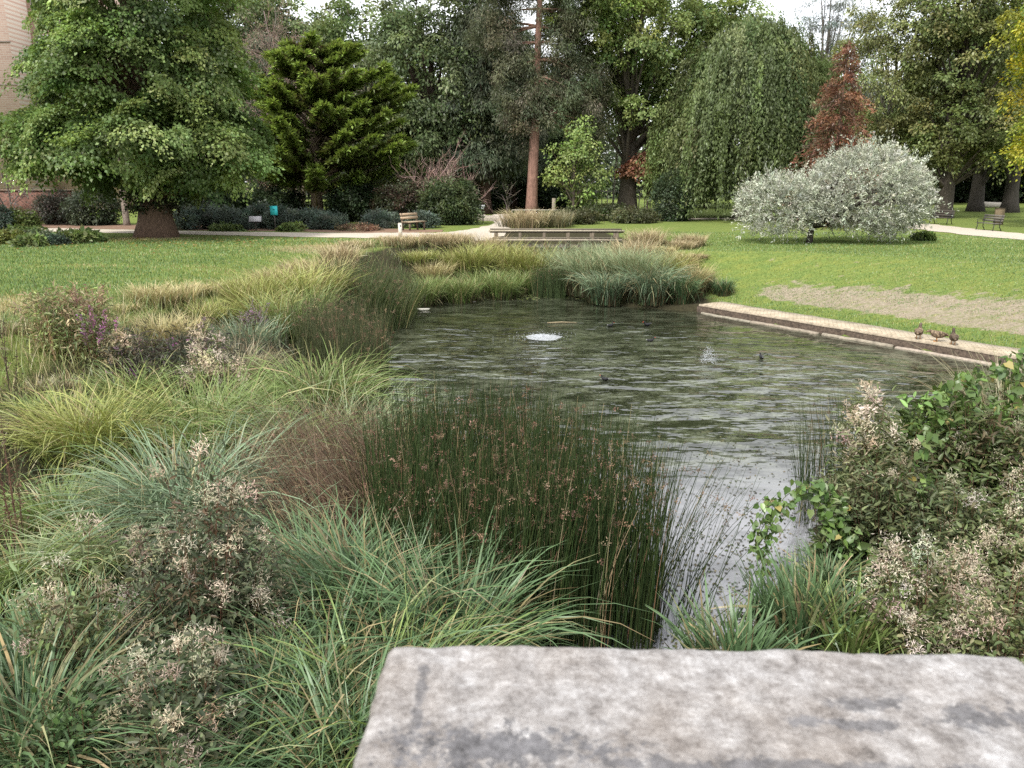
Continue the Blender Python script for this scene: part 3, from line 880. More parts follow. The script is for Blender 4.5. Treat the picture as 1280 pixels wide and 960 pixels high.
dead_conifer((at(1035, 43), 43, 0), 'dead rusty brown conifer standing between the weeping tree and the silver tree', 71, 9.5, 3.2)

# --- silver willow-leaved pear in two mounds
def silver(loc, label, seed):
    rng = rng_of(seed)
    t = empty('silver_pear_tree', loc, 0, label, 'tree')
    env = [(-1.35, 0, 1.45, 1.6, 1.6, 1.25), (2.1, 0, 2.0, 2.35, 2.1, 1.75), (.4, .2, 1.15, 1.3, 1.3, .75), (3.4, .1, 1.5, 1.25, 1.3, 1.15)]
    keep = lambda p: (p[:, 2] > .42 + .25 * np.sin(p[:, 0] * 2.1) ** 2 + .35 * np.exp(-((p[:, 0] - 1.5) / .7) ** 2)) & ~((np.abs(p[:, 0]-.15) < .55) & (p[:, 2] < .95))
    n = 4600
    P, O = shell_points(rng, n, env, .58, keep)
    m = 15
    d = nrm(O * .75 + np.array([0, 0, .28]) + rng.normal(0, .5, (n, 3)))
    Ls = rng.uniform(.18, .5, n) * np.where(rng.uniform(0, 1, n) < .15, 1.8, 1) * (1 + .5 * (np.sin(P[:, 0] * 3.1 + P[:, 2] * 4) > .6))
    u = rng.uniform(0, 1, (n, m))
    pos = (P[:, None] + d[:, None] * (u * Ls[:, None])[..., None] + np.array([0, 0, -.16]) * (u ** 2 * Ls[:, None])[..., None]).reshape(-1, 3) + rng.normal(0, .02, (n * m, 3))
    ix = np.repeat(np.arange(n), m)
    ax = nrm(d[ix] * .8 + rng.normal(0, .6, pos.shape))
    c = mixc(rng, [(.37, .385, .30), (.43, .445, .36), (.27, .29, .215), (.52, .53, .46)], [4, 3, 2, 1], n, .24, .03)[ix] * np.exp(rng.normal(0, .18, (len(ix), 1)))
    s = rng.uniform(.7, 1.3, len(ix))
    mb = MB()
    leaves(mb, rng, pos, ax, nrm(rng.normal(0, 1, pos.shape) + np.array([0, 0, .6])), .115 * s, .032 * s, c, .5, .04)
    limbs = []
    for i in rng.choice(n, 60, replace=False):
        limbs.append((rng.uniform(.45, .98), P[i], .045))
    tm, _, _ = trunk_mesh(rng, 1.5, .13, .09, (.1, 0), 1.3, (.06, .05, .042), 10, .03, limbs=limbs, n=8)
    tm.build('trunk', M_BARK, t, smooth=True)
    mb.build('crown', foliage_mat('silver_leaf', .2, .03, .5), t)
silver((at(1010, 32), 32, 0), 'silver leaved dome shaped tree of two mounds on the right lawn', 81)

# --- right hand group
PAL_OLIVE = palette([(.165, .19, .07), (.125, .155, .055), (.21, .23, .09)], [3, 3, 1.5])
broadleaf('lime_tree', (at(1176, 53), 53, 0), 'tall layered olive green tree with visible trunk beside the right path', 'tree',
          [(.3, 0, 6.2, 3.7, 3.6, 2.4), (.2, 0, 10.2, 3.9, 3.8, 3.0), (.2, 0, 13.6, 3.7, 3.6, 2.6), (-1.4, -.8, 4.6, 1.9, 2, 1.6), (2.6, -.5, 5.0, 2.2, 2.2, 1.6), (-1.0, 0, 12.6, 3.7, 3.4, 2.2), (.2, 0, 15.4, 3.0, 3.2, 2.0)], 17, .50, 91,
          ncl=420, per=115, crad=.85, L=.22, W=.13, nlimb=60, lo=.45, bark=(.085, .07, .058), up=.68, arch=.4, droop=.5, pal=PAL_OLIVE, flare=1.45)
broadleaf('birch_tree', (at(1098, 56), 56, 0), 'light yellow green feathery tree behind the dead brown conifer', 'tree',
          [(-.6, 0, 8.8, 4.6, 4, 4.2), (-1.4, 0, 5.0, 3.8, 3.4, 2.6), (1.6, 0, 4.4, 3.6, 3.2, 2.4), (-.6, 0, 12.6, 3.4, 3, 2.6)], 15, .22, 95, ncl=300, per=105, crad=.75, L=.2, W=.085, lo=.4, nlimb=40,
          pal=palette([(.20, .225, .085), (.24, .26, .105), (.16, .185, .07)], [3, 2, 2]), droop=.8, arch=.5, bark=(.2, .18, .15))
broadleaf('locust_tree', (at(1345, 42), 42, 0), 'bright yellow leaved tree at the edge of the right lawn', 'tree',
          [(0, 0, 7.0, 4.6, 4.2, 3.6), (-1.3, -.6, 4.4, 3.2, 3.0, 1.7), (-1.6, 0, 10.5, 3.7, 3.4, 2.8)], 12, .30, 97, ncl=300, per=130, crad=.8, L=.17, W=.10, lo=.5, nlimb=30, up=.6, arch=.45,
          pal=palette([(.36, .36, .045), (.25, .29, .05), (.16, .22, .045), (.44, .41, .06)], [3, 3, 2.2, 2]))
for u_, D_, hh_, sd, lb in ((1217, 64, 15, 101, 'dark trunked park tree just right of the tall olive green tree'), (1259, 62, 16, 102, 'dark park tree with thick trunk behind the yellow leaved tree')):
    broadleaf('park_tree', (at(u_, D_), D_, 0), lb, 'tree', [(0, 0, hh_ * .55, 4.2, 4, 3.2), (.5, 0, hh_ * .8, 3.8, 3.6, 3.4), (-.6, -1, hh_ * .36, 3.2, 3, 1.6)], hh_, .52, sd, ncl=170, per=105, crad=.9, L=.27, W=.16,
              lo=.45, nlimb=30, pal=palette([(.115, .135, .058), (.09, .115, .048), (.14, .155, .075)], [2, 2, 1]), bark=(.07, .06, .052))
broadleaf('cedar_tree', (at(1012, 70), 70, 0), 'tall blue grey cedar whose top rises above the weeping tree', 'tree',
          [(0, 0, 17.4, 3.8, 3.4, 1.0), (.4, 0, 15.4, 5.0, 4.4, 1.1), (1.0, 0, 13.0, 5.6, 5, 1.3), (0, 0, 10, 5.6, 5, 1.6)], 19, .4, 103, ncl=170, per=90, crad=.75, L=.34, W=.05, lo=.3, nlimb=60, up=.85,
          pal=palette([(.17, .19, .165), (.14, .16, .14)], [1, 1]), jitter=.35, bark=(.14, .12, .105))
broadleaf('copper_beech', (at(808, 56), 56, 0), 'low copper orange leaved tree beside the oak trunk', 'tree', [(0, 0, 3.5, 1.7, 1.3, 1.0), (-1.2, 0, 3.0, 1.1, 1.0, .4)], 4.4, .1, 105, ncl=46, per=60, crad=.5, L=.26, W=.17, lo=.3,
          pal=palette([(.36, .19, .12), (.29, .16, .10)], [1, 1]))

# --- the dark wood behind: two kinds of deciduous tree and one conifer kind, each tree its own object
PAL_A = palette([(.115, .152, .064), (.09, .122, .053), (.15, .19, .086)], [3, 3, 1.5])
PAL_B = palette([(.13, .17, .065), (.16, .205, .082), (.10, .14, .055)], [3, 2, 2])
PAL_C = palette([(.095, .115, .070), (.12, .14, .088), (.075, .094, .056)], [3, 2, 2])
def env_round(h, w): return [(0, 0, h * .34, w, w, h * .2), (0, 0, h * .58, w * 1.08, w * 1.05, h * .24), (.4, 0, h * .8, w * .8, w * .8, h * .2), (-w * .5, -w * .3, h * .28, w * .6, w * .6, h * .14), (w * .5, -w * .2, h * .42, w * .6, w * .6, h * .16)]
protoA = broadleaf('woodland_tree', (at(545, 61), 61, 0), 'tall dark green tree with dense layered foliage right of the golden cypress', 'tree', env_round(17.2, 5.6), 16.5, .5, 111, ncl=560, per=110, crad=1.0, L=.27, W=.14, lo=.5,
                   nlimb=50, pal=PAL_A, droop=.7, arch=.5, bark=(.085, .06, .05))
protoB = broadleaf('woodland_tree', (at(470, 70), 70, 0), 'mid green rounded tree rising behind the golden cypress', 'tree', env_round(17.6, 6.0), 17, .45, 112, ncl=420, per=100, crad=1.15, L=.33, W=.2, lo=.5, nlimb=40, pal=PAL_B,
                   bark=(.10, .085, .07))
protoC = broadleaf('woodland_conifer', (at(607, 59), 59, 0), 'dark drooping conifer with brown trunk left of the pine', 'tree',
                   [(0, 0, 4.4, 3.6, 3.4, 1.6), (0, 0, 8, 3.5, 3.4, 2.6), (0, 0, 11.5, 2.9, 2.9, 2.8), (0, 0, 14.2, 1.9, 1.9, 2.2)], 16.5, .42, 113, ncl=420, per=115, crad=.85, L=.34, W=.07, lo=.4, nlimb=60, pal=PAL_C,
                   droop=.9, arch=.7, up=.6, bark=(.10, .062, .05))
wood = [  # prototype, column, distance, scale, turn, label
    (protoB, -40, 78, 1.15, 1.0, 'mid green tree standing behind the brick building corner'),
    (protoA, 150, 72, .95, 2.0, 'dark tree hidden low behind the lime tree crown'),
    (protoA, 300, 74, 1.1, .5, 'dark green tree rising between the lime tree and the bare pinkish tree'),
    (protoC, 345, 62, .8, .8, 'dark conifer filling the shade left of the cypress trunk'),
    (protoB, 372, 82, 1.12, 1.6, 'mid green treetop filling the gap behind the leafless pinkish tree'),
    (protoA, 335, 78, 1.15, 4.0, 'dark green treetop just right of the upper lime tree crown'),
    (protoC, 470, 60, .66, 2.2, 'low dark conifer in the shade right of the cypress trunk'),
    (protoB, 620, 84, 1.0, 3.1, 'pale green treetop far behind the conifer left of the pine'),
    (protoC, 640, 70, .95, 4.4, 'dark conifer directly behind the reddish pine trunk'),
    (protoA, 700, 78, .72, 5.1, 'dark tree closing the gap behind the small bright green tree'),
    (protoB, 850, 80, .62, 2.6, 'mid green tree seen through the branches of the oak'),
    (protoA, 880, 72, .62, 1.3, 'dark tree low behind the left side of the weeping tree'),
    (protoC, 980, 80, .70, .3, 'dark conifer low behind the right side of the weeping tree'),
    (protoB, 1060, 86, .78, 1.9, 'green tree far behind the top of the dead brown conifer'),
    (protoA, 1140, 82, .82, 3.7, 'dark tree far behind the feathery yellow green tree'),
    (protoB, 1215, 88, 1.1, 4.9, 'green tree at the back of the right hand group'),
    (protoA, 1290, 90, .86, .9, 'dark tree farthest back behind the yellow leaved tree'),
    (protoB, 1400, 76, .95, 2.9, 'green tree beyond the frame edge behind the yellow leaved tree'),
]
for (p, u_, D_, s_, tr, lb) in wood:
    o = copy_tree(p)
    o.location = (at(u_, D_), D_, 0); o.scale = (s_,) * 3; o.rotation_euler.z = tr
    o['label'] = lb; o['group'] = 'trees of the wood behind the pond'
for p in (protoA, protoB, protoC): p['group'] = 'trees of the wood behind the pond'

# --- bare twiggy trees and shrubs
def twiggy(name, loc, label, cat, seed, h, spread, nstem, color, r=.05, depth=4, leafcol=None):
    rng = rng_of(seed)
    t = empty(name, loc, 0, label, cat)
    mb = MB(); tips = []
    def grow(p, d, L, r, k):
        n = 4
        pts = [p]
        for i in range(n):
            d = nrm(d + rng.normal(0, .13, 3) + np.array([0, 0, .05]))
            pts.append(pts[-1] + d * L / n)
        tube(mb, pts, np.linspace(r, r * .55, n + 1), jit(rng, color, 1, .12)[0], 4 if k < depth else 3)
        if k <= 0:
            tips.append(pts[-1]); return
        for q in range(rng.integers(2, 4) + (1 if k > 1 else 0)):
            i = rng.integers(1, n + 1)
            grow(pts[i], nrm(d + rng.normal(0, .55, 3)), L * rng.uniform(.5, .78), r * .5, k - 1)
    for s in range(nstem):
        a = rng.uniform(0, 2 * PI)
        d = nrm(np.array([math.cos(a) * spread, math.sin(a) * spread, 1.0]))
        grow(np.array([rng.normal(0, .08), rng.normal(0, .08), -.05]), d, h * .42 * rng.uniform(.8, 1.1), r, depth)
    mb.build('branches', M_BARK, t)
    if leafcol is not None:
        tp = np.array(tips); lm = MB()
        q = np.repeat(tp, 7, 0) + rng.normal(0, .16, (len(tp) * 7, 3))
        leaves(lm, rng, q, unit_dirs(rng, len(q)), unit_dirs(rng, len(q)), .12, .06, jit(rng, leafcol, len(q)))
        lm.build('leaves', M_LEAF, t)
    return t
twiggy('bare_shrub', (at(549, 46.6), 46.6, 0), 'leafless pinkish brown shrub with fanned twigs behind the bench', 'shrub', 121, 6.1, .40, 9, (.40, .27, .23), .05, 4)
twiggy('bare_tree', (at(378, 60), 60, 0), 'tall leafless pinkish grey tree behind the top of the cypress', 'tree', 122, 17.5, .30, 5, (.27, .205, .175), .16, 5, (.26, .19, .15))
twiggy('bare_tree', (at(20, 42), 42, 0), 'small grey leafless tree in front of the low brick wall', 'tree', 123, 6.4, .55, 3, (.11, .095, .085), .06, 4, (.16, .14, .12))
mb = MB(); rng = rng_of(124)
t = empty('young_birch', (at(765, 61), 61, 0), 0, 'thin pale birch stem leaning beside the oak trunk', 'tree')
tube(mb, [(0, 0, -.1), (.1, 0, 2), (.2, 0, 4), (.35, 0, 7)], [.09, .08, .07, .03], col(.42, .39, .33), 7)
mb.build('trunk', M_BARK, t, smooth=True)
mb = MB(); P_ = np.stack([rng.normal(.3, .6, 30), rng.normal(0, .6, 30), rng.uniform(5, 7.5, 30)], -1)
pads(mb, rng, P_, nrm(P_ * [1, 1, 0]), .45, 50, .15, .1, PAL_B); mb.build('crown', M_LEAF, t)
# pale trunk under the lime: a second tree whose crown is inside the lime's
broadleaf('ash_tree', (at(160, 44), 44, 0), 'slim pale trunked tree just behind the lime tree', 'tree', [(.6, 0, 6.2, 2.6, 2.4, 2.2)], 8, .19, 125, ncl=60, per=70, crad=.7, L=.2, W=.11, bark=(.25, .205, .17), pal=GREEN_MID, flare=1.2)
twiggy('bare_sapling', (at(634, 57), 57, 0), 'crooked pale sapling under the dark conifer beside the pine', 'tree', 126, 4.2, .35, 2, (.22, .19, .16), .05, 2)

# --- the far edge of the park: one mass of trees and hedge nobody could tell apart
rng = rng_of(150)
nn = 1500
aa = rng.uniform(-.95, .95, nn); dd = rng.uniform(104, 122, nn)
prof_ = 7.5 + 3.5 * np.sin(aa * 17) + 2.2 * np.sin(aa * 41 + 1)
P_ = np.stack([np.sin(aa) * dd, np.cos(aa) * dd, rng.uniform(0, 1, nn) ** .8 * prof_], -1)
O_ = np.stack([-np.sin(aa), -np.cos(aa), .3 * np.ones(nn)], -1)
mb = MB(); pads(mb, rng, P_, nrm(O_), 2.0 * rng.uniform(.7, 1.4, nn), 60, .62, .4, palette([(.065, .085, .042), (.085, .105, .055), (.05, .068, .035)], [2, 2, 2], .25), .5, .3)
tag(mb.build('far_wood', M_LEAF), 'dark mass of far trees closing the park behind everything', kind='stuff')
# ================================================================ BUILDINGS, WALLS, FURNITURE
# brick block far left
m, n, l = new_mat('pale_brick')
b = n['Principled BSDF']; b.inputs['Roughness'].default_value = .9
t = n.new('ShaderNodeTexCoord'); mp_ = n.new('ShaderNodeMapping'); mp_.inputs['Rotation'].default_value = (R(90), 0, 0); l.new(t.outputs['Object'], mp_.inputs['Vector'])
br = n.new('ShaderNodeTexBrick'); br.inputs['Scale'].default_value = 1; br.inputs['Brick Width'].default_value = .46; br.inputs['Row Height'].default_value = .17; br.inputs['Mortar Size'].default_value = .014
br.inputs['Color1'].default_value = (.47, .335, .27, 1); br.inputs['Color2'].default_value = (.40, .265, .215, 1); br.inputs['Mortar'].default_value = (.50, .43, .37, 1)
l.new(mp_.outputs['Vector'], br.inputs['Vector']); l.new(br.outputs['Color'], b.inputs['Base Color'])
M_BRICK = m
m, n, l = new_mat('window_glass'); b = n['Principled BSDF']; b.inputs['Base Color'].default_value = (.05, .06, .07, 1); b.inputs['Roughness'].default_value = .08
M_GLASS = m
BD = 66.0
bx1 = at(46, BD)
bl = empty('brick_building', (bx1, BD, 0), 0, 'tall pale brick building partly hidden by the lime tree', 'building')
mb = MB(); box(mb, (-9, 6, 11), (18, 12, 22), col(1, 1, 1)); mb.build('wall', M_BRICK, bl)
mb = MB(); box(mb, (3.0, 8, 11), (6, 10, 22), col(1, 1, 1)); mb.build('rear_wing', M_BRICK, bl)
for z in (6.8, 9.9, 13.1, 17.6):
    mb = MB(); box(mb, (-9, -.02, z), (18.1, .08, .09), col(.30, .25, .22)); mb.build('band_course', M_STONE, bl)
for x in (1.3, 3.9):
    for z in (5.2, 9.2, 13.0, 17.0):
        mb = MB(); box(mb, (x, 2.97, z), (1.9, .10, 2.2), col(.55, .55, .53)); f = mb.build('window', M_PAINT, bl)
        mb = MB(); box(mb, (x - .45, 2.91, z), (.78, .04, 2.0), col(1, 1, 1)); box(mb, (x + .45, 2.91, z), (.78, .04, 2.0), col(1, 1, 1)); mb.build('pane', M_GLASS, f)
m = rough_mat('old_red_brick', 3.0, .5, .5, .95)
mb = MB(); rng = rng_of(201)
wl_ = np.linspace(0, 1, 60)
x0, x1 = at(-120, 46.5), at(95, 46.5)
for k in range(1):
    box(mb, ((x0 + x1) / 2, 46.5, .9), (x1 - x0, .35, 1.9), col(.20, .105, .08))
o = mb.build('garden_wall', m); tag(o, 'low red brick garden wall left of the lime tree', 'wall')
mb = MB(); box(mb, ((x0 + x1) / 2, 46.5, 1.90), (x1 - x0 + .1, .45, .09), col(.24, .17, .13)); mb.build('wall_capping', M_STONE, o)

# footbridge over the neck of the pond
fb = empty('footbridge', (1.9, 33.4, -.2), R(-1.5), 'low timber footbridge with two rails over the reedy end of the pond', 'footbridge')
mb = MB(); W_ = 5.9
for i in range(38): box(mb, (-W_ / 2 - .15 + i * .165, .55, -.10), (.15, 1.3, .05), jit(rng, (.12, .10, .075), 1)[0])
mb.build('deck', M_WOOD, fb)
for y in (0.0, 1.12):
    mb = MB(); box(mb, (0, y, -.22), (W_ + .3, .08, .18), col(.11, .085, .06)); mb.build('beam', M_WOOD, fb)
    for k in range(6):
        mb = MB(); x = -W_ / 2 + .35 + k * (W_ - .7) / 5
        box(mb, (x, y, .10), (.11, .10, 1.0 if k in (2, 3) else .86), col(.13, .105, .075)); mb.build('post', M_WOOD, fb)
    mb = MB(); box(mb, (0, y, .585), (W_ - .1, .16, .06), col(.38, .33, .25) if y == 0 else col(.16, .135, .10)); mb.build('top_rail', M_WOOD, fb)
    mb = MB(); box(mb, (0, y - .02, .535), (W_ - .2, .05, .07), col(.10, .08, .06)); mb.build('rail_bearer', M_WOOD, fb)
    mb = MB(); box(mb, (0, y - .075, .20), (W_ - .3, .045, .09), col(.34, .29, .22) if y == 0 else col(.14, .12, .09)); mb.build('lower_rail', M_WOOD, fb)

# wooden bench by the path
wb = empty('wooden_bench', (at(518, 39.8), 39.8, .0), R(58), 'small slatted wooden bench beside the path in front of dark shrubs', 'bench')
for k, (y, z) in enumerate([(-.22, .44), (-.08, .45), (.06, .45), (.20, .44)]):
    mb = MB(); box(mb, (0, y, z), (1.35, .12, .04), col(.34, .265, .18)); mb.build('seat_slat', M_WOOD, wb)
for z, y in ((.63, .29), (.80, .33)):
    mb = MB(); box(mb, (0, y, z), (1.35, .035, .125), col(.38, .28, .185), rx=R(-12)); mb.build('back_slat', M_WOOD, wb)
for x in (-.58, .58):
    mb = MB(); box(mb, (x, -.2, .21), (.07, .07, .42), col(.15, .11, .08)); mb.build('leg', M_WOOD, wb)
    mb = MB(); box(mb, (x, .29, .43), (.07, .06, .90), col(.15, .11, .08), rx=R(-8)); mb.build('back_post', M_WOOD, wb)
    mb = MB(); box(mb, (x, .03, .395), (.06, .5, .05), col(.15, .11, .08)); mb.build('bearer', M_WOOD, wb)

def park_bench(loc, rz, label, cF, cS):
    t = empty('park_bench', loc, rz, label, 'bench', 'dark park benches by the right path')
    t.scale = (.85, .85, .85)
    for y in (-.16, .0, .16):
        mb = MB(); box(mb, (0, y, .44), (1.5, .12, .035), col(*cS)); mb.build('seat_slat', M_WOOD, t)
    for z, y in ((.60, .25), (.74, .29), (.88, .325)):
        mb = MB(); box(mb, (0, y, z), (1.5, .03, .10), col(*cS), rx=R(-14)); mb.build('back_slat', M_WOOD, t)
    for x in (-.62, .62):
        mb = MB()
        tube(mb, [(x, -.26, 0), (x, -.2, .22), (x, -.19, .43)], [.025] * 3, col(*cF), 6); tube(mb, [(x, .36, 0), (x, .2, .25), (x, .2, .43), (x, .34, .93)], [.025] * 4, col(*cF), 6)
        tube(mb, [(x, -.19, .42), (x, .2, .42)], [.022] * 2, col(*cF), 6)
        mb.build('side_frame', M_PAINT, t)
        mb = MB(); tube(mb, [(x, -.19, .43), (x, -.24, .64), (x, -.1, .67), (x, .24, .65)], [.022] * 4, col(*cF), 6); mb.build('armrest', M_PAINT, t)
    return t
park_bench((at(1233, 39.6), 39.6, 0), R(-78), 'dark metal framed bench seen from its side on the right lawn', (.03, .03, .03), (.13, .12, .10))
park_bench((at(1174, 45.5), 45.5, 0), R(-62), 'dark wooden bench in the shade of the tall olive green tree', (.03, .03, .03), (.07, .06, .05))
mb = MB(); box(mb, (0, 0, .45), (.42, .28, .9), col(.17, .13, .08)); box(mb, (0, 0, .915), (.46, .32, .03), col(.12, .09, .06))
o = mb.build('timber_post', M_WOOD, loc=(at(1246, 45), 45, 0)); tag(o, 'stout brown timber post behind the side on bench', 'post')

def lectern(loc, rz, label, plate, legs, w=.62, h=.85, tilt=38, ink=True):
    t = empty('information_lectern', loc, rz, label, 'sign')
    mb = MB()
    for x in ((-.18, .18) if legs == 2 else (0,)): box(mb, (x, .05, h / 2 - .1), (.055, .055, h + .2 - .1), col(.05, .04, .035))
    mb.build('post', M_WOOD, t)
    mb = MB(); box(mb, (0, 0, h), (w + .05, .44, .035), col(.045, .04, .04), rx=R(tilt)); f = mb.build('frame', M_PAINT, t)
    c, s = math.cos(R(tilt)), math.sin(R(tilt))
    mb = MB(); box(mb, (0, -.021 * s, h + .021 * c), (w, .39, .006), col(*plate), rx=R(tilt)); f2 = mb.build('panel', M_PAINT, t)
    if ink:
        mb = MB()
        for i in range(5): box(mb, (-.08, (-.10 + i * .05) * c - .026 * s, h + (-.10 + i * .05) * s + .026 * c), (w * .5, .012, .003), col(.25, .25, .27), rx=R(tilt))
        mb.build('panel_lines', M_PAINT, f2)
lectern((at(600, 46.5), 46.5, 0), R(-14), 'white information lectern on dark legs beside the path near the conifers', (.80, .80, .78), 2, w=.52, h=.92)
lectern((at(321, 39.4), 39.4, 0), R(12), 'low grey and cream information lectern in front of the grey green border', (.42, .40, .41), 1, w=.58, h=.58, ink=False)
mb = MB()
tq = empty('notice_sign', (at(345, 39.6), 39.6, 0), R(3), 'small bright turquoise notice sign on a post in the grey green border', 'sign')
box(mb, (0, .03, .5), (.05, .04, 1.1), col(.10, .09, .08)); mb.build('post', M_PAINT, tq)
mb = MB(); box(mb, (0, 0, 1.0), (.38, .02, .47), col(.02, .20, .22)); box(mb, (0, -.014, 1.0), (.34, .008, .43), col(.06, .62, .66)); f = mb.build('board', M_PAINT, tq)
mb = MB(); box(mb, (.01, -.021, 1.06), (.12, .005, .045), col(.03, .25, .28)); box(mb, (.01, -.021, 1.02), (.07, .005, .03), col(.03, .25, .28)); mb.build('symbol', M_PAINT, f)
wp = empty('marker_post', (at(501, 35.2), 35.2, 0), R(-10), 'short white wooden marker post at the near side of the path', 'post')
mb = MB(); box(mb, (0, 0, .28), (.15, .12, .64), col(.62, .56, .47)); box(mb, (0, 0, .61), (.13, .10, .03), col(.55, .5, .42)); mb.build('shaft', M_WOOD, wp)
mb = MB(); box(mb, (.03, -.064, .50), (.05, .008, .07), col(.06, .06, .06)); mb.build('plate', M_PAINT, wp)

# pale rails and fence behind the pond
fr = empty('rope_rail', (at(640, 52), 52, 0), 0, 'thin pale rail running past the foot of the pine', 'fence')
mb = MB(); L_ = at(735, 52) - at(640, 52); box(mb, (L_ / 2, 0, .56), (L_, .05, .06), col(.38, .35, .29)); mb.build('rail', M_WOOD, fr)
for k in range(5):
    mb = MB(); box(mb, (L_ * k / 4, .04, .28), (.06, .06, .6), col(.25, .22, .18)); mb.build('post', M_WOOD, fr)
o = MB(); tube(o, [(0, 0, -.1), (0, 0, .6), (0, 0, 1.25)], [.15, .14, .13], col(.30, .26, .20), 9)
tag(o.build('wooden_bollard', M_WOOD, loc=(at(692, 55), 55, 0)), 'round pale wooden bollard right of the pine trunk', 'post')
def fence(u0, u1, D, label, seed, h=1.8, colr=(.46, .44, .40)):
    rng = rng_of(seed)
    xa, xb = at(u0, D), at(u1, D)
    t = empty('paling_fence', (xa, D, 0), 0, label, 'fence', 'pale fences beside the oak')
    n_ = int((xb - xa) / .42)
    mb = MB()
    for k in range(n_ + 1): box(mb, (k * .42, 0, h / 2 + rng.uniform(-.1, .05)), (.07, .04, h + rng.uniform(-.2, .2)), jit(rng, colr, 1, .3)[0], ry=rng.normal(0, .03))
    mb.build('palings', M_WOOD, t)
    for z in (.35, h - .15):
        mb = MB(); box(mb, ((xb - xa) / 2, .05, z), (xb - xa, .04, .08), col(*colr)); mb.build('rail', M_WOOD, t)
fence(738, 776, 60, 'pale paling fence half hidden by shrubs left of the oak trunk', 7)
fence(791, 820, 59, 'pale paling fence right of the oak trunk', 8, 1.9, (.55, .53, .51))
# rockery stones near the lectern
rng = rng_of(31)
def stone(loc, s, label, color, seed):
    rng = rng_of(seed)
    bm = bmesh.new(); bmesh.ops.create_icosphere(bm, subdivisions=3, radius=1)
    for v in bm.verts:
        q = mnoise.fractal(v.co * 1.3 + Vector((seed, 0, 0)), 1, 2, 4)
        v.co = v.co * (1 + .28 * q); v.co = Vector((np.clip(v.co.x, -.8, .8), np.clip(v.co.y, -.8, .8), np.clip(v.co.z, -.6, .6)))
    V = np.array([v.co[:] for v in bm.verts]) * np.array(s); F = np.array([[v.index for v in f.verts] for f in bm.faces]); bm.free()
    mb = MB(); mb.add(V, F, col(*color))
    tag(mb.build('rockery_stone', M_STONE, smooth=True, loc=loc), label, 'stone', 'rockery stones by the lectern')
for k, (u_, D_, s_, lb) in enumerate([(607, 50, (.75, .4, .3), 'flat pale stone right behind the white lectern'), (617, 49, (.9, .4, .26), 'long pale rockery stone between lectern and pine'),
                                      (628, 51, (.8, .5, .34), 'pale rockery stone nearest the pine trunk'), (598, 52, (.6, .4, .25), 'small grey rockery stone under the dark conifer')]):
    stone((at(u_, D_), D_, .12), s_, lb, (.40, .35, .29), 40 + k)
mb = MB(); tube(mb, [(-1.0, 0, .25), (0, .1, .27), (1.1, .2, .25)], [.27, .25, .22], col(.42, .38, .32), 10, .06, rng_of(3))
tag(mb.build('fallen_log', M_WOOD, smooth=True, loc=(at(1240, 72), 72, 0)), 'pale log lying in the far shade between the right hand tree trunks', 'log')

# ================================================================ SHRUBS AND BORDERS
def shrub(name, u, D, hw, h, label, seed, pal, cat='shrub', L=.14, W=.07, per=60, ncl=90, crad=.34, mat=None, group=None, z=None, up=.45, droop=.1, jitter=.6, deep=1.0, thick=.25, wide=.45):
    rng = rng_of(seed)
    x = at(u, D); rx = hw / 960 * (D * .966 + .75)
    z = gz(x, D) if z is None else z
    t = empty(name, (x, D, z), 0, label, cat, group)
    P, O = shell_points(rng, ncl, [(0, 0, h * .42, rx * .9, rx * deep * .9, h * .5), (rx * .35, 0, h * .35, rx * .6, rx * deep * .7, h * .42), (-rx * .35, 0, h * .38, rx * .6, rx * deep * .7, h * .42)], .5, lambda p: p[:, 2] > .04)
    mb = MB(); pads(mb, rng, P, O, crad * rng.uniform(.6, 1.3, ncl), per, L, W, pal, up, thick, .25, droop, jitter, wide)
    mb.build('foliage', mat or M_LEAF, t)
    sm = MB()
    for i in rng.choice(ncl, min(14, ncl), replace=False):
        c = curve3((P[i, 0] * .25, P[i, 1] * .25, -.1), P[i], h * .1, 5); tube(sm, c, np.linspace(.03, .008, 5), col(.10, .08, .06), 5)
    sm.build('stems', M_BARK, t)
    return t
PAL_GREY = palette([(.105, .135, .105), (.135, .165, .125), (.075, .10, .075)], [3, 2, 2])
PAL_DARK = palette([(.030, .048, .020), (.042, .062, .026), (.024, .038, .018)], [2, 2, 2])
PAL_RHOD = palette([(.070, .095, .040), (.095, .120, .052), (.05, .07, .03)], [3, 2, 2])
grey = [(238, 40.8, 26, 1.15, 'grey green bush closest to the lime trunk on its right'), (268, 41.6, 24, 1.35, 'grey green bush second from the lime trunk on its right'),
        (296, 40.6, 24, 1.25, 'grey green bush just left of the grey lectern'), (326, 41.8, 22, 1.4, 'tall grey green bush behind the grey lectern'), (356, 40.8, 22, 1.25, 'grey green bush beside the turquoise sign'),
        (384, 41.4, 24, 1.15, 'grey green bush below the cypress trunk'), (412, 40.6, 22, .95, 'low grey green bush right of the cypress trunk'), (478, 42.0, 26, .95, 'grey green bush left of the wooden bench'),
        (528, 42.3, 20, .9, 'small grey green bush behind the wooden bench')]
for k, (u_, D_, hw, h_, lb) in enumerate(grey):
    shrub('grey_bush', u_, D_, hw, h_, lb, 300 + k, PAL_GREY, L=.15, W=.045, per=70, ncl=80, crad=.30, up=.75, droop=-.6, jitter=.5, group='grey green bushes of the border', wide=.5)
shrub('border_plant', 366, 39.4, 16, .42, 'low pale leaved ground cover at the path edge below the cypress', 320, palette([(.14, .18, .06)], [1]), 'plant', L=.13, W=.1, ncl=40, crad=.2)
shrub('border_plant', 283, 39.3, 22, .35, 'low bright green edging plant along the path left of the grey lectern', 321, palette([(.11, .155, .05)], [1]), 'plant', L=.11, W=.08, ncl=40, crad=.2)
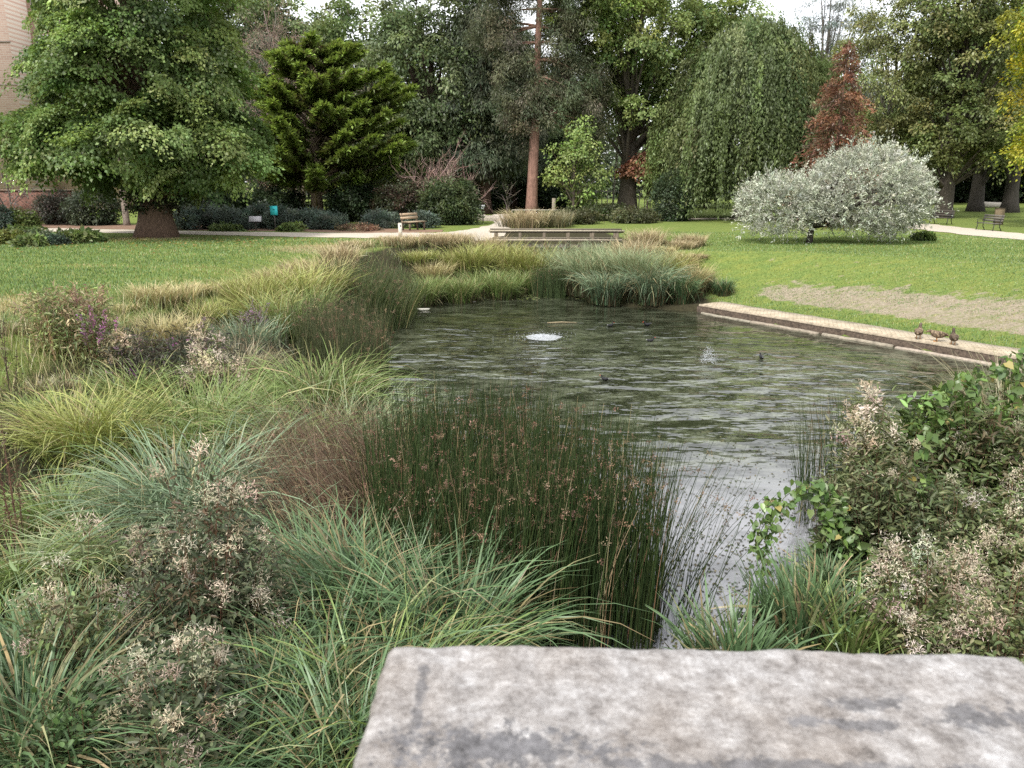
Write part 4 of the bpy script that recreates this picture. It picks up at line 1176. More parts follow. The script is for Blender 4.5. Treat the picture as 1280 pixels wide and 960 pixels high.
shrub('border_plant', 450, 39.6, 30, .28, 'low pinkish dry ground cover left of the wooden bench', 322, palette([(.21, .13, .085), (.15, .13, .07)], [2, 1]), 'plant', L=.11, W=.05, ncl=60, crad=.25)
shrub('round_shrub', 562, 45.5, 40, 2.9, 'big rounded olive green shrub right of the wooden bench', 330, PAL_RHOD, L=.16, W=.07, ncl=260, per=75, crad=.5)
shrub('dark_shrub', 505, 47, 36, 3.0, 'dark reddish green shrub behind the wooden bench', 331, palette([(.05, .058, .028), (.075, .05, .035)], [2, 1]), ncl=170, per=70, crad=.5)
shrub('laurel_shrub', 450, 49, 44, 2.6, 'dark glossy evergreen shrub under the right side of the cypress', 332, PAL_DARK, ncl=180, per=70, crad=.5, L=.2, W=.1)
shrub('laurel_shrub', 345, 50, 44, 2.3, 'dark evergreen shrub in the shade left of the cypress trunk', 333, PAL_DARK, ncl=160, per=70, crad=.5, L=.2, W=.1)
shrub('laurel_shrub', 270, 48, 40, 2.6, 'dark evergreen shrub directly right of the lime trunk', 334, PAL_DARK, ncl=160, per=70, crad=.5, L=.2, W=.1)
shrub('dark_shrub', 120, 44.5, 34, 2.3, 'grey green leafy shrub left of the lime trunk', 335, palette([(.055, .07, .04), (.075, .09, .055)], [2, 1]), ncl=150, per=70, crad=.45)
shrub('dark_shrub', 78, 45.2, 30, 2.0, 'dark twiggy shrub in front of the red brick garden wall', 336, palette([(.055, .058, .04), (.07, .06, .045)], [2, 1]), ncl=110, per=55, crad=.45)
shrub('round_shrub', 30, 41, 20, 1.1, 'yellow green mounded shrub below the small leafless tree', 337, palette([(.12, .16, .05)], [1]), ncl=80, crad=.3)
shrub('round_shrub', -6, 40, 24, 1.5, 'blue green shrub at the far left end of the border', 338, palette([(.08, .11, .085)], [1]), ncl=80, crad=.35)
shrub('dark_shrub', 755, 50, 34, 1.25, 'low dark green shrub left of the oak trunk', 340, palette([(.055, .072, .028), (.075, .09, .035)], [2, 1]), ncl=110, crad=.36)
shrub('dark_shrub', 716, 46, 36, .95, 'low olive shrub behind the middle of the footbridge', 341, palette([(.07, .08, .035), (.10, .10, .05)], [2, 1]), ncl=110, crad=.34)
shrub('dark_shrub', 792, 47, 34, .95, 'low olive shrub just in front of the oak trunk', 342, palette([(.075, .085, .038), (.10, .105, .05)], [2, 1]), ncl=110, crad=.34)
shrub('laurel_shrub', 838, 49, 26, 3.3, 'upright dark green shrub at the left foot of the weeping tree', 343, palette([(.06, .085, .042)], [1]), ncl=150, crad=.42)
shrub('border_plant', 1150, 33.2, 13, .32, 'small leafy sucker plant at the right foot of the silver tree', 344, palette([(.10, .15, .045)], [1]), 'plant', ncl=26, crad=.17)
for k, (u_, D_, hw, h_, lb) in enumerate([(1010, 78, 60, 3.2, 'dark shrubbery far behind the silver tree'), (1195, 92, 60, 3.2, 'dark shrubbery at the back between the right hand trunks'),
                                          (1290, 95, 70, 3.6, 'dark shrubbery at the far right behind the trunks'), (690, 72, 60, 3.4, 'dark shrubbery behind the small bright green tree'), (590, 66, 40, 3.4, 'dark shrubbery under the drooping conifer')]):
    shrub('dark_shrub', u_, D_, hw, h_, lb, 350 + k, PAL_DARK, ncl=130, per=60, crad=.8, L=.34, W=.18)
# perennial bed on the left lawn
palB = palette([(.13, .175, .06), (.165, .205, .085)], [2, 1])
for k, (u_, D_, hw, h_, lb, pl, LL) in enumerate([(12, 31.5, 22, .55, 'yellow green leafy clump at the left end of the lawn bed', palette([(.15, .17, .05)], [1]), .12),
        (48, 32.5, 20, .5, 'grey green fine leaved clump in the lawn bed', palette([(.12, .145, .085)], [1]), .12), (72, 31.0, 14, .42, 'dark blue green mound in the middle of the lawn bed', palette([(.07, .10, .07)], [1]), .10),
        (96, 31.8, 20, .38, 'broad pale leaved clump at the right part of the lawn bed', palB, .26), (116, 32.4, 12, .3, 'small broad leaved plant at the right tip of the lawn bed', palB, .24),
        (30, 34.2, 26, .5, 'bright leafy clump at the back of the lawn bed', palB, .2), (40, 30.2, 16, .3, 'low broad leaved plant at the front of the lawn bed', palB, .22)]):
    shrub('bed_plant', u_, D_, hw, h_, lb, 370 + k, pl, 'plant', L=LL, W=LL * .6, ncl=46, per=36, crad=.26, group='plants of the lawn bed')
# ================================================================ POND MARGIN PLANTS
def rise(v, D):
    """height above lawn level seen at photo row v, D metres away"""
    return EYE - D * math.tan(R(14.9) + math.atan((v - 480) / 960))

def spot(u, D, vtop, hw):
    x = at(u, D); z = max(gz(x, D), WATER_Z - .1)
    return x, z, max(.15, rise(vtop, D) - z), hw / 960 * (D * .966 + .85)

G = {   # blade colours: base, tip lists
    'yellow': ([(0.159, 0.207, 0.043), (0.207, 0.244, 0.061), (0.122, 0.177, 0.043)], (0.415, 0.403, 0.146)),
    'green': ([(0.091, 0.152, 0.037), (0.116, 0.183, 0.051), (0.073, 0.122, 0.032)], (0.244, 0.299, 0.104)),
    'blue': ([(0.104, 0.171, 0.091), (0.134, 0.201, 0.116), (0.085, 0.140, 0.073)], (0.256, 0.317, 0.201)),
    'deep': ([(.050, .098, .042), (.066, .122, .050), (.038, .076, .032)], (.15, .225, .105)),
    'pale': ([(0.159, 0.213, 0.104), (0.195, 0.250, 0.134), (0.122, 0.183, 0.085)], (0.342, 0.390, 0.220)),
    'straw': ([(0.293, 0.262, 0.110), (0.366, 0.317, 0.146), (0.207, 0.220, 0.073)], (0.561, 0.488, 0.268)),
    'tan': ([(0.305, 0.244, 0.134), (0.390, 0.323, 0.183), (0.207, 0.201, 0.085)], (0.537, 0.439, 0.281)),
    'dry': ([(0.195, 0.189, 0.110), (0.134, 0.146, 0.073), (0.244, 0.220, 0.122)], (0.378, 0.342, 0.220)),
}
def sedge(name, u, D, vtop, hw, tone, label, seed, n=650, w=.011, up=.35, cat='sedge', group=None, arch=1.0, deadf=.07, stiff=0.0, sub=1, comb=None):
    rng = rng_of(seed)
    x, z, h, r = spot(u, D, vtop, hw)
    cols, tipc = G[tone]
    mb = MB()
    a = rng.uniform(0, 2 * PI, n)
    if comb is not None: a = np.where(rng.uniform(0, 1, n) < .62, rng.normal(comb, .6, n), a)
    rr = np.sqrt(rng.uniform(0, 1, n)) * r * .55
    # a few crowns inside one tussock break the outline
    k = rng.integers(0, 5, n); cx = np.array([0, .5, -.45, .15, -.2]) * r * .7; cy = np.array([0, .2, .3, -.45, -.3]) * r * .7
    base = np.stack([cx[k] + np.cos(a) * rr * .6, cy[k] + np.sin(a) * rr * .6, np.full(n, -.04)], -1)
    az = a + rng.normal(0, .5, n)
    q = rng.uniform(0, 1, n)
    lean = .06 + .55 * (1 - up) * q + rng.normal(0, .05, n)
    bend = (rng.uniform(.35, 1.9, n) * (1 - stiff) + .15) * arch
    # length such that the arching blade peaks at about h
    lx = h * np.array([.84, 1.04, .95, .9, 1.0])[k] * rng.uniform(.7, 1.12, n) * (1 + .40 * np.clip(bend - .5, 0, 2) * .7 + .25 * lean)
    c = mixc(rng, cols, [3, 2, 2], n, .16)
    dead = rng.uniform(0, 1, n) < deadf
    c[dead] = mixc(rng, [(.36, .29, .16), (.28, .20, .10)], [2, 1], int(dead.sum()))
    tp = c * .35 + np.array(tipc) * .65 * np.exp(rng.normal(0, .15, (n, 1)))
    br_ = rng.uniform(0, 1, n) < .14
    tp[br_] = mixc(rng, [(.34, .27, .15), (.26, .19, .10)], [1, 1], int(br_.sum()))
    ribbons(mb, rng, base, az, lx, lean, bend, w * 1.35 * rng.uniform(.45, 1.5, n), c, tp, 7 if D < 12 else 4, 1.25, .8, kink=.16)
    # brown thatch of old leaves, added to deepen the shade inside the tussock
    nt = n // 2
    a2 = rng.uniform(0, 2 * PI, nt); k2 = rng.integers(0, 5, nt); r2 = np.sqrt(rng.uniform(0, 1, nt)) * r * .5
    b2 = np.stack([cx[k2] + np.cos(a2) * r2, cy[k2] + np.sin(a2) * r2, np.full(nt, -.04)], -1)
    ribbons(mb, rng, b2, a2, h * rng.uniform(.35, .68, nt), rng.uniform(.05, .5, nt), rng.uniform(.3, 1.5, nt) * arch, w * 1.7, mixc(rng, [(.055, .048, .024), (.04, .05, .022), (.09, .07, .04)], [2, 2, 1], nt, .2), None, 3)
    o = mb.build(name, M_GRASS, loc=(x, D, z))
    return tag(o, label, cat, group)

LEFT = 'sedge tussocks of the left bank'
S = [   # u, D, vtop, halfwidth, tone, n, blade width, label
    (112, 9.2, 482, 95, 'yellow', 1100, .011, 'large yellow green sedge tussock in front of the tall reddish stems'),
    (30, 9.6, 505, 55, 'dry', 600, .009, 'dull olive sedge at the left end of the yellow green tussock'),
    (185, 9.0, 500, 70, 'green', 800, .010, 'green sedge tussock just below the dark purple flowered bush'),
    (252, 9.9, 462, 75, 'green', 1000, .011, 'mid green sedge below the pinkish fluffy seed head'),
    (318, 9.1, 498, 62, 'green', 900, .011, 'rounded green sedge between the blue green tussock and the pale grassy mound'),
    (395, 11.6, 437, 58, 'green', 900, .012, 'bright green sedge crest against the dark rushes'),
    (398, 9.9, 478, 88, 'pale', 1500, .008, 'pale silvery green grassy mound beside the water'),
    (448, 10.3, 490, 42, 'pale', 700, .009, 'pale green sedge at the very edge of the water'),
    (232, 7.6, 548, 88, 'blue', 1300, .013, 'blue green broad bladed tussock above the fluffy brown plant'),
    (300, 7.0, 604, 58, 'blue', 800, .013, 'blue green tussock touching the fallen brown rushes'),
    (75, 7.4, 595, 80, 'green', 1000, .009, 'low drooping green sedge at the far left of the bank'),
    (140, 6.6, 630, 80, 'pale', 900, .010, 'pale drooping sedge left of the tall fluffy brown plant'),
    (20, 6.2, 660, 60, 'green', 700, .010, 'green sedge at the left edge below the bare brown stalks'),
    (400, 5.9, 660, 72, 'deep', 1100, .014, 'dark green broad bladed sedge in front of the fallen brown rushes'),
    (475, 5.6, 668, 75, 'deep', 1200, .014, 'deep green sedge at the left foot of the tall bulrushes'),
    (560, 5.2, 705, 62, 'deep', 900, .014, 'deep green sedge leaning over the stone cap corner'),
    (390, 4.7, 745, 90, 'deep', 1300, .014, 'large dark green sedge right of the fluffy brown plant'),
    (470, 4.3, 790, 70, 'green', 1000, .013, 'green sedge pressed against the left side of the stone cap'),
    (350, 3.9, 850, 95, 'deep', 1100, .013, 'dark sedge lowest beside the stone cap'),
    (70, 4.6, 765, 85, 'deep', 900, .013, 'long bladed dark green sedge in the bottom left corner'),
    (15, 3.9, 815, 60, 'deep', 650, .013, 'tall upright green blades at the bottom left edge'),
    (150, 4.0, 860, 85, 'deep', 800, .012, 'dark sedge under the small leafed plant at the bottom left'),
    (250, 3.6, 905, 80, 'deep', 700, .012, 'dark sedge below the lower fluffy plant'),
    (440, 3.6, 880, 60, 'deep', 700, .013, 'dark sedge in the corner beneath the stone cap'),
    (250, 5.9, 720, 80, 'deep', 800, .012, 'dark green sedge hidden behind the tall fluffy brown plant'),
]
for k, (u_, D_, v_, hw, tone, n_, w_, lb) in enumerate(S):
    sedge('sedge_tussock', u_, D_, v_, hw, tone, lb, 400 + k, n_, w_, group=LEFT, arch=1.15 if tone in ('pale', 'green') else 1.0, comb=[None, -2.2, -.6, None, 3.0][k % 5])
S2 = [
    (22, 13.2, 432, 55, 'dry', 700, .010, 'dry olive grass left of the tall reddish stems'),
    (60, 11.0, 470, 42, 'dry', 500, .011, 'grey green spiky grass in front of the tall reddish stems'),
    (200, 17.5, 352, 62, 'straw', 900, .011, 'straw coloured grass mound at the lawn edge behind the purple flowers'),
    (150, 16.0, 378, 40, 'straw', 500, .011, 'short straw grass left of the straw coloured mound'),
    (262, 17.0, 375, 42, 'yellow', 600, .012, 'yellowish grass right of the straw coloured mound'),
    (318, 18.5, 342, 46, 'yellow', 800, .016, 'upright yellow green iris leaves at the lawn edge'),
    (365, 19.5, 330, 44, 'yellow', 800, .016, 'bright yellow green grass clump left of the dark rush mound'),
    (310, 15.0, 395, 46, 'blue', 800, .012, 'grey blue grass in front of the yellow iris leaves'),
    (358, 16.5, 368, 40, 'green', 700, .014, 'green sedge between the yellow grass and the dark rushes'),
    (405, 24.0, 318, 36, 'straw', 600, .014, 'straw grass behind the dark rush mound'),
    (425, 27.0, 303, 34, 'tan', 600, .014, 'tan grass farthest along the left bank'),
    (250, 19.5, 352, 40, 'straw', 700, .012, 'straw grass nearest the lawn between the straw mound and the iris leaves'),
    (290, 20.5, 348, 34, 'yellow', 600, .014, 'low yellow grass at the lawn edge left of the iris leaves'),
    (338, 22.5, 332, 32, 'straw', 600, .014, 'thin straw grass bordering the lawn behind the iris leaves'),
    (372, 24.5, 322, 32, 'tan', 600, .014, 'tan grass bordering the lawn left of the dark rush mound'),
    (398, 21.0, 330, 34, 'yellow', 800, .016, 'tall yellow grass leaning against the dark rush mound'),
    (330, 17.2, 362, 34, 'yellow', 700, .014, 'yellow green leaves below the upright iris leaves'),
    (382, 18.0, 352, 34, 'green', 700, .014, 'green grass in front of the dark rush mound'),
    (445, 29.5, 298, 34, 'tan', 600, .014, 'tan grass between the path and the dark rush mound'),
    (100, 15.2, 400, 44, 'dry', 600, .011, 'dull grass on the lawn side of the tall reddish stems'),
    (215, 14.6, 392, 54, 'straw', 700, .011, 'straw grass behind the purple flowered bush'),
    (165, 10.8, 452, 46, 'green', 700, .011, 'green grass below the small cream seed head plant'),
    (300, 12.6, 430, 40, 'dry', 600, .010, 'grey green grass below the grey leaning rushes'),
    (50, 9.9, 488, 50, 'green', 700, .011, 'green grass at the left behind the olive sedge'),
]
for k, (u_, D_, v_, hw, tone, n_, w_, lb) in enumerate(S2):
    sedge('tall_grass', u_, D_, v_, hw, tone, lb, 440 + k, n_, w_, up=.55, cat='grass clump', group='tall grasses at the lawn edge', arch=.8, deadf=.15)
S3 = [
    (500, 30.5, 292, 46, 'tan', 900, .016, 'tan grass clump right of the dark rush mound'), (556, 31.2, 290, 42, 'tan', 900, .016, 'tan grass clump in front of the white marker post'),
    (590, 29.6, 304, 34, 'yellow', 600, .020, 'yellow green sedge left of the footbridge'), (638, 30.2, 306, 38, 'yellow', 700, .020, 'yellow green sedge below the left half of the footbridge'),
    (540, 28.3, 325, 34, 'straw', 600, .014, 'straw grass behind the low bright reeds'),
    (545, 27.2, 345, 32, 'green', 800, .012, 'low bright green reeds at the far water edge beside the dark rush mound'), (605, 28.2, 336, 36, 'green', 900, .012, 'low bright green reeds in the middle of the far water edge'),
    (655, 28.6, 335, 26, 'green', 600, .012, 'low green reeds left of the small dark rush'), (735, 27.6, 312, 40, 'pale', 900, .016, 'pale green reeds right of the small dark rush'),
    (785, 26.9, 308, 46, 'pale', 1100, .015, 'large pale grey green reed clump below the footbridge end'), (760, 25.9, 338, 34, 'blue', 800, .016, 'blue green sedge hanging over the far water edge'),
    (815, 25.6, 330, 36, 'blue', 900, .018, 'blue green pendulous sedge left of the paved edging'), (852, 25.4, 340, 28, 'deep', 800, .018, 'dark green pendulous sedge touching the end of the paved edging'),
    (850, 27.6, 312, 34, 'straw', 700, .014, 'yellow straw grass behind the pendulous sedges'), (808, 30.0, 284, 36, 'tan', 700, .012, 'beige feathery grass right of the footbridge'),
    (850, 29.6, 298, 34, 'tan', 700, .012, 'beige feathery grass between footbridge and lawn'), (880, 26.6, 338, 16, 'dry', 350, .014, 'small dull grass tuft on the bank behind the edging end'),
    (905, 26.0, 346, 17, 'deep', 400, .014, 'small dark green tuft on the bank above the edging'), (655, 42.0, 260, 44, 'tan', 700, .018, 'tall pinkish tan grass behind the left half of the footbridge'),
    (696, 43.0, 262, 30, 'dry', 500, .018, 'brownish grass behind the middle of the footbridge'), (700, 31.0, 305, 30, 'blue', 500, .016, 'grey green grass under the right half of the footbridge'),
    (606, 32.6, 291, 30, 'tan', 600, .014, 'tan grass hiding the left end of the footbridge'), (575, 33.5, 291, 26, 'tan', 500, .014, 'tan grass right of the white marker post'),
    (625, 31.5, 300, 30, 'yellow', 600, .018, 'yellow green grass under the left end of the footbridge'),
    (528, 25.7, 345, 26, 'green', 700, .012, 'low bright green reeds touching the dark rush mound'), (575, 26.6, 345, 32, 'green', 900, .012, 'low bright green reeds between the two bright reed patches'),
    (628, 27.4, 341, 30, 'green', 800, .012, 'low bright green reeds behind the dark water bird'), (570, 29.6, 312, 40, 'yellow', 800, .015, 'tall yellow green grass in the middle of the far left bank'),
    (520, 29.0, 312, 38, 'yellow', 800, .015, 'tall yellow green grass behind the bright reeds nearest the rush mound'), (668, 30.0, 308, 32, 'yellow', 700, .018, 'yellow green sedge below the middle of the footbridge'),
    (712, 29.0, 312, 32, 'pale', 800, .016, 'pale reeds below the right part of the footbridge'), (745, 29.5, 302, 34, 'pale', 800, .016, 'pale tall reeds beside the right end of the footbridge'),
    (790, 28.4, 298, 38, 'tan', 700, .013, 'beige grass rising behind the pale grey green reeds'), (825, 28.6, 306, 34, 'straw', 700, .013, 'straw grass left of the yellow straw grass on the right bank'),
    (872, 28.0, 318, 24, 'tan', 450, .013, 'beige grass at the lawn edge behind the edging end'), (550, 32.5, 290, 36, 'tan', 600, .014, 'tan grass left of the tan grass by the marker post'),
    (835, 26.9, 316, 38, 'yellow', 800, .015, 'yellow green grass above the pendulous sedges by the edging'), (868, 26.4, 328, 26, 'straw', 500, .013, 'pale straw grass between the edging end and the lawn'),
    (802, 26.3, 316, 42, 'pale', 1000, .015, 'pale grey green reeds nearest the pendulous sedges'), (862, 30.5, 290, 30, 'tan', 500, .012, 'beige feathery grass farthest right beside the lawn'),
    (480, 34.0, 297, 26, 'straw', 400, .014, 'short straw grass left of the white marker post'),
]
for k, (u_, D_, v_, hw, tone, n_, w_, lb) in enumerate(S3):
    sedge('reed_clump', u_, D_, v_, hw, tone, lb, 470 + k, int(n_ * 1.2), w_, up=.7 if tone in ('green', 'pale') else .55, cat='reeds', group='reeds and grasses at the far end', arch=.75 if tone != 'blue' else 1.1, deadf=.1)
sedge('iris_clump', 1010, 5.75, 705, 62, 'deep', 'broad bladed green iris clump at the near right water edge', 500, 480, .028, up=.8, cat='iris', arch=.6, stiff=.3)
sedge('iris_clump', 925, 5.35, 752, 62, 'deep', 'thin green iris blades rising from the water behind the stone cap', 501, 300, .022, up=.5, cat='iris', arch=.7, stiff=.2)
sedge('iris_clump', 1075, 5.4, 740, 40, 'green', 'green iris blades left of the fluffy seed heads on the right bank', 502, 260, .024, up=.7, cat='iris', arch=.6, stiff=.2)

def heads_out(hb, name, m, ns, t):
    # few heads: each a part of its own; many: one part of kind stuff
    V = np.concatenate(hb.v).reshape(ns, m * 4, 3); Cc = np.concatenate(hb.c).reshape(ns, m * 4, 3)
    F = np.arange(m * 4).reshape(-1, 4)
    keepn = ns if ns <= 100 else 0
    for q in range(keepn):
        b_ = MB(); b_.add(V[q], F, Cc[q]); b_.build(name, M_FLUFF, t)
    if keepn < ns:
        o = hb.build(name + 's', M_FLUFF, t); o['kind'] = 'stuff'

# ---- rushes: round upright stems with brown flower clusters
def rush(name, label, seed, bx, by, bz, n, hmin, hmax, lean, az0, azs, bend, headf, cs, hc, cat='rushes', rad=.0042, group=None, leanv=.08, deadf=.05, hs=1.0):
    rng = rng_of(seed)
    loc = (float(bx.mean()), float(by.mean()), float(bz.mean()))
    t = empty(name, loc, 0, label, cat, group)
    base = np.stack([bx, by, bz], -1) - np.array(loc)
    az = rng.normal(az0, azs, n)
    ln = rng.uniform(hmin, hmax, n)
    c = mixc(rng, cs, [3, 2, 1.5][:len(cs)], n, .2)
    dead = rng.uniform(0, 1, n) < deadf
    c[dead] = mixc(rng, [(.33, .27, .15), (.22, .14, .08)], [1, 1], int(dead.sum()))
    le = np.abs(rng.normal(lean, leanv, n)); be = np.abs(rng.normal(bend, bend * .6 + .02, n))
    mb = MB()
    cl = stems(mb, rng, base, az, ln, le, be, rad * rng.uniform(.7, 1.25, n), c, None, 5)
    mb.build('stems', M_GRASS, t)
    sel = np.where(rng.uniform(0, 1, n) < headf)[0]
    if len(sel):
        hb = MB(); m = 16
        p0 = cl[sel, -2] + (cl[sel, -1] - cl[sel, -2]) * rng.uniform(-.3, .75, (len(sel), 1))
        d0 = nrm(cl[sel, -1] - cl[sel, -2])
        out = nrm(np.concatenate([rng.normal(0, 1, (len(sel), 2)), rng.uniform(.1, .6, (len(sel), 1))], 1))
        u = rng.uniform(.1, 1, (len(sel), m))
        pos = p0[:, None] + out[:, None] * (u * .05 * hs)[..., None] + rng.normal(0, .014 * hs, (len(sel), m, 3))
        pos = pos.reshape(-1, 3)
        cc = np.repeat(mixc(rng, hc, [1] * len(hc), len(sel), .2), m, 0) * np.exp(rng.normal(0, .2, (len(pos), 1)))
        leaves(hb, rng, pos, unit_dirs(rng, len(pos)) + np.repeat(out, m, 0) * .6, unit_dirs(rng, len(pos)), .020 * hs * rng.uniform(.6, 1.4, len(pos)), .0095 * hs, cc)
        heads_out(hb, 'flower_head', m, len(sel), t)
    return t
def patch_pts(seed, n, poly):
    rng = rng_of(seed); poly = np.array(poly, float); out = []
    lo, hi = poly.min(0), poly.max(0)
    while len(out) < n:
        p = lo + (hi - lo) * rng.uniform(0, 1, (n * 3, 2))
        ins = np.zeros(len(p), bool); m = len(poly)
        for i in range(m):
            a, b_ = poly[i], poly[(i + 1) % m]
            cnd = (a[1] > p[:, 1]) != (b_[1] > p[:, 1])
            ins ^= cnd & (p[:, 0] < a[0] + (p[:, 1] - a[1]) * (b_[0] - a[0]) / ((b_[1] - a[1]) if b_[1] != a[1] else 1e-9))
        out.extend(p[ins].tolist())
    out = np.array(out[:n]); z = np.maximum(ground(out[:, 0], out[:, 1]), -1.75)
    return out[:, 0], out[:, 1], z
RC = [(.028, .048, .016), (.042, .066, .022), (.066, .086, .032)]
RD = [(.062, .078, .034), (.080, .092, .042), (.105, .11, .055)]
HC = [(.22, .145, .10), (.30, .215, .145), (.15, .10, .07)]
bx, by, bz = patch_pts(510, 5000, [(-1.25, 6.3), (-.3, 5.75), (1.2, 5.85), (1.42, 6.5), (1.15, 7.6), (.3, 8.6), (-1.1, 9.0), (-1.6, 8.0)])
rush('bulrush_stand', 'tall dense dark green bulrushes with brown flower clusters in the near water', 511, bx, by, bz, 5000, 1.5, 2.12, .05, .6, 1.6,   .14, .21, RC, [(.27, .165, .12), (.34, .235, .165), (.19, .12, .085)], rad=.0058, leanv=.05)
bx, by, bz = patch_pts(512, 60, [(1.1, 5.9), (1.75, 6.0), (1.75, 7.0), (1.3, 7.3)])
rush('bulrush_stand', 'loose dark bulrush stems leaning right over the open water', 513, bx, by, bz, 60, 1.3, 2.0, .26, .05, .45, .28, .25, RC, HC, rad=.0052, leanv=.14)
bx, by, bz = patch_pts(514, 3000, [(-1.9, 6.7), (-1.0, 6.6), (-.8, 8.2), (-1.3, 9.2), (-2.3, 8.8)])
rush('fallen_rushes', 'reddish brown rushes flopped over to the left of the bulrushes', 515, bx, by, bz, 3000, 1.4, 2.05, .60, 2.85, .40, .75, .25, [(.125, .078, .052), (.09, .072, .042), (.21, .15, .10)], HC, rad=.0048, leanv=.25, deadf=.1)
bx, by, bz = patch_pts(516, 420, [(-3.2, 10.2), (-2.3, 9.2), (-1.9, 10.5), (-2.6, 12.5), (-3.2, 12.6)])
rush('rush_tuft', 'thin dark rushes standing between the pale grassy mound and the water', 517, bx, by, bz, 420, 1.0, 1.5, .10, 0, 2, .16, .3, RC, HC, leanv=.1)
bx, by, bz = patch_pts(518, 1500, [(-4.3, 14.5), (-3.0, 13.3), (-2.5, 14.8), (-2.7, 16.6), (-3.6, 17.2), (-4.2, 16.5)])
rush('rush_tuft', 'dark brown green rushes with seed heads at the left water edge', 519, bx, by, bz, 1500, 1.3, 1.75, .10, 1.2, 2, .15, .16, RD, HC, rad=.006, hs=1.3)
bx, by, bz = patch_pts(520, 1100, [(-5.4, 12.6), (-4.0, 12.3), (-3.7, 13.6), (-4.8, 14.3), (-5.5, 13.6)])
rush('rush_tuft', 'grey leaning rushes right of the dark purple flowered bush', 521, bx, by, bz, 1100, .9, 1.3, .55, 2.9, .9, .4, .25, [(.085, .09, .055), (.10, .10, .07), (.065, .075, .045)], HC, rad=.005)
bx, by, bz = patch_pts(522, 2600, [(-5.4, 21.5), (-4.0, 20.3), (-3.0, 21.6), (-3.1, 24.0), (-4.4, 24.6), (-5.6, 23.4)])
rush('rush_mound', 'big dark rounded rush mound overhanging the far left water edge', 523, bx, by, bz, 2600, 1.15, 1.6, .26, -.6, 2.2, .4, .07, [(.055, .080, .028), (.085, .112, .040), (.125, .14, .055)], HC, rad=.008, hs=1.6)
bx, by, bz = patch_pts(524, 800, [(.7, 27.6), (1.9, 27.2), (2.0, 28.2), (1.0, 28.6)])
rush('rush_tuft', 'small dark rush clump in the far water below the bridge', 525, bx, by, bz, 800, .9, 1.3, .08, 0, 2, .1, .1, [(.06, .09, .035), (.08, .11, .045)], HC, rad=.008)
bx, by, bz = patch_pts(526, 190, [(3.45, 8.5), (4.1, 8.7), (4.7, 10.0), (4.0, 10.0)])
rush('rush_tuft', 'sparse thin rush stems in the water left of the right bank bushes', 527, bx, by, bz, 190, .9, 1.55, .12, 2.8, 1.2, .12, .1, RC, HC)
bx, by, bz = patch_pts(528, 70, [(-2.95, 8.8), (-2.0, 8.7), (-2.0, 9.6), (-2.8, 9.9)])
rush('rush_tuft', 'few dark single rush stems rising through the pale grassy mound', 529, bx, by, bz, 70, 1.0, 1.35, .08, 0, 2, .06, .1, RC, HC, rad=.005)
for k, (pts, lb) in enumerate([([(-.62, 5.3), (-.45, 5.3), (-.45, 5.5), (-.62, 5.5)], 'pale dead rush stalk bending over the deep green sedge'), ([(.62, 5.9), (.7, 5.9), (.7, 6.0), (.62, 6.0)], 'pale dead stalks in front of the bulrushes')]):
    bx, by, bz = patch_pts(530 + k, 4, pts)
    rush('dead_stalk', lb, 540 + k, bx, by, bz, 4, 1.35, 1.7, .22, 2.6 if k == 0 else .4, .4, .35, 0, [(.40, .34, .22)], HC, 'dead stalk', rad=.006)

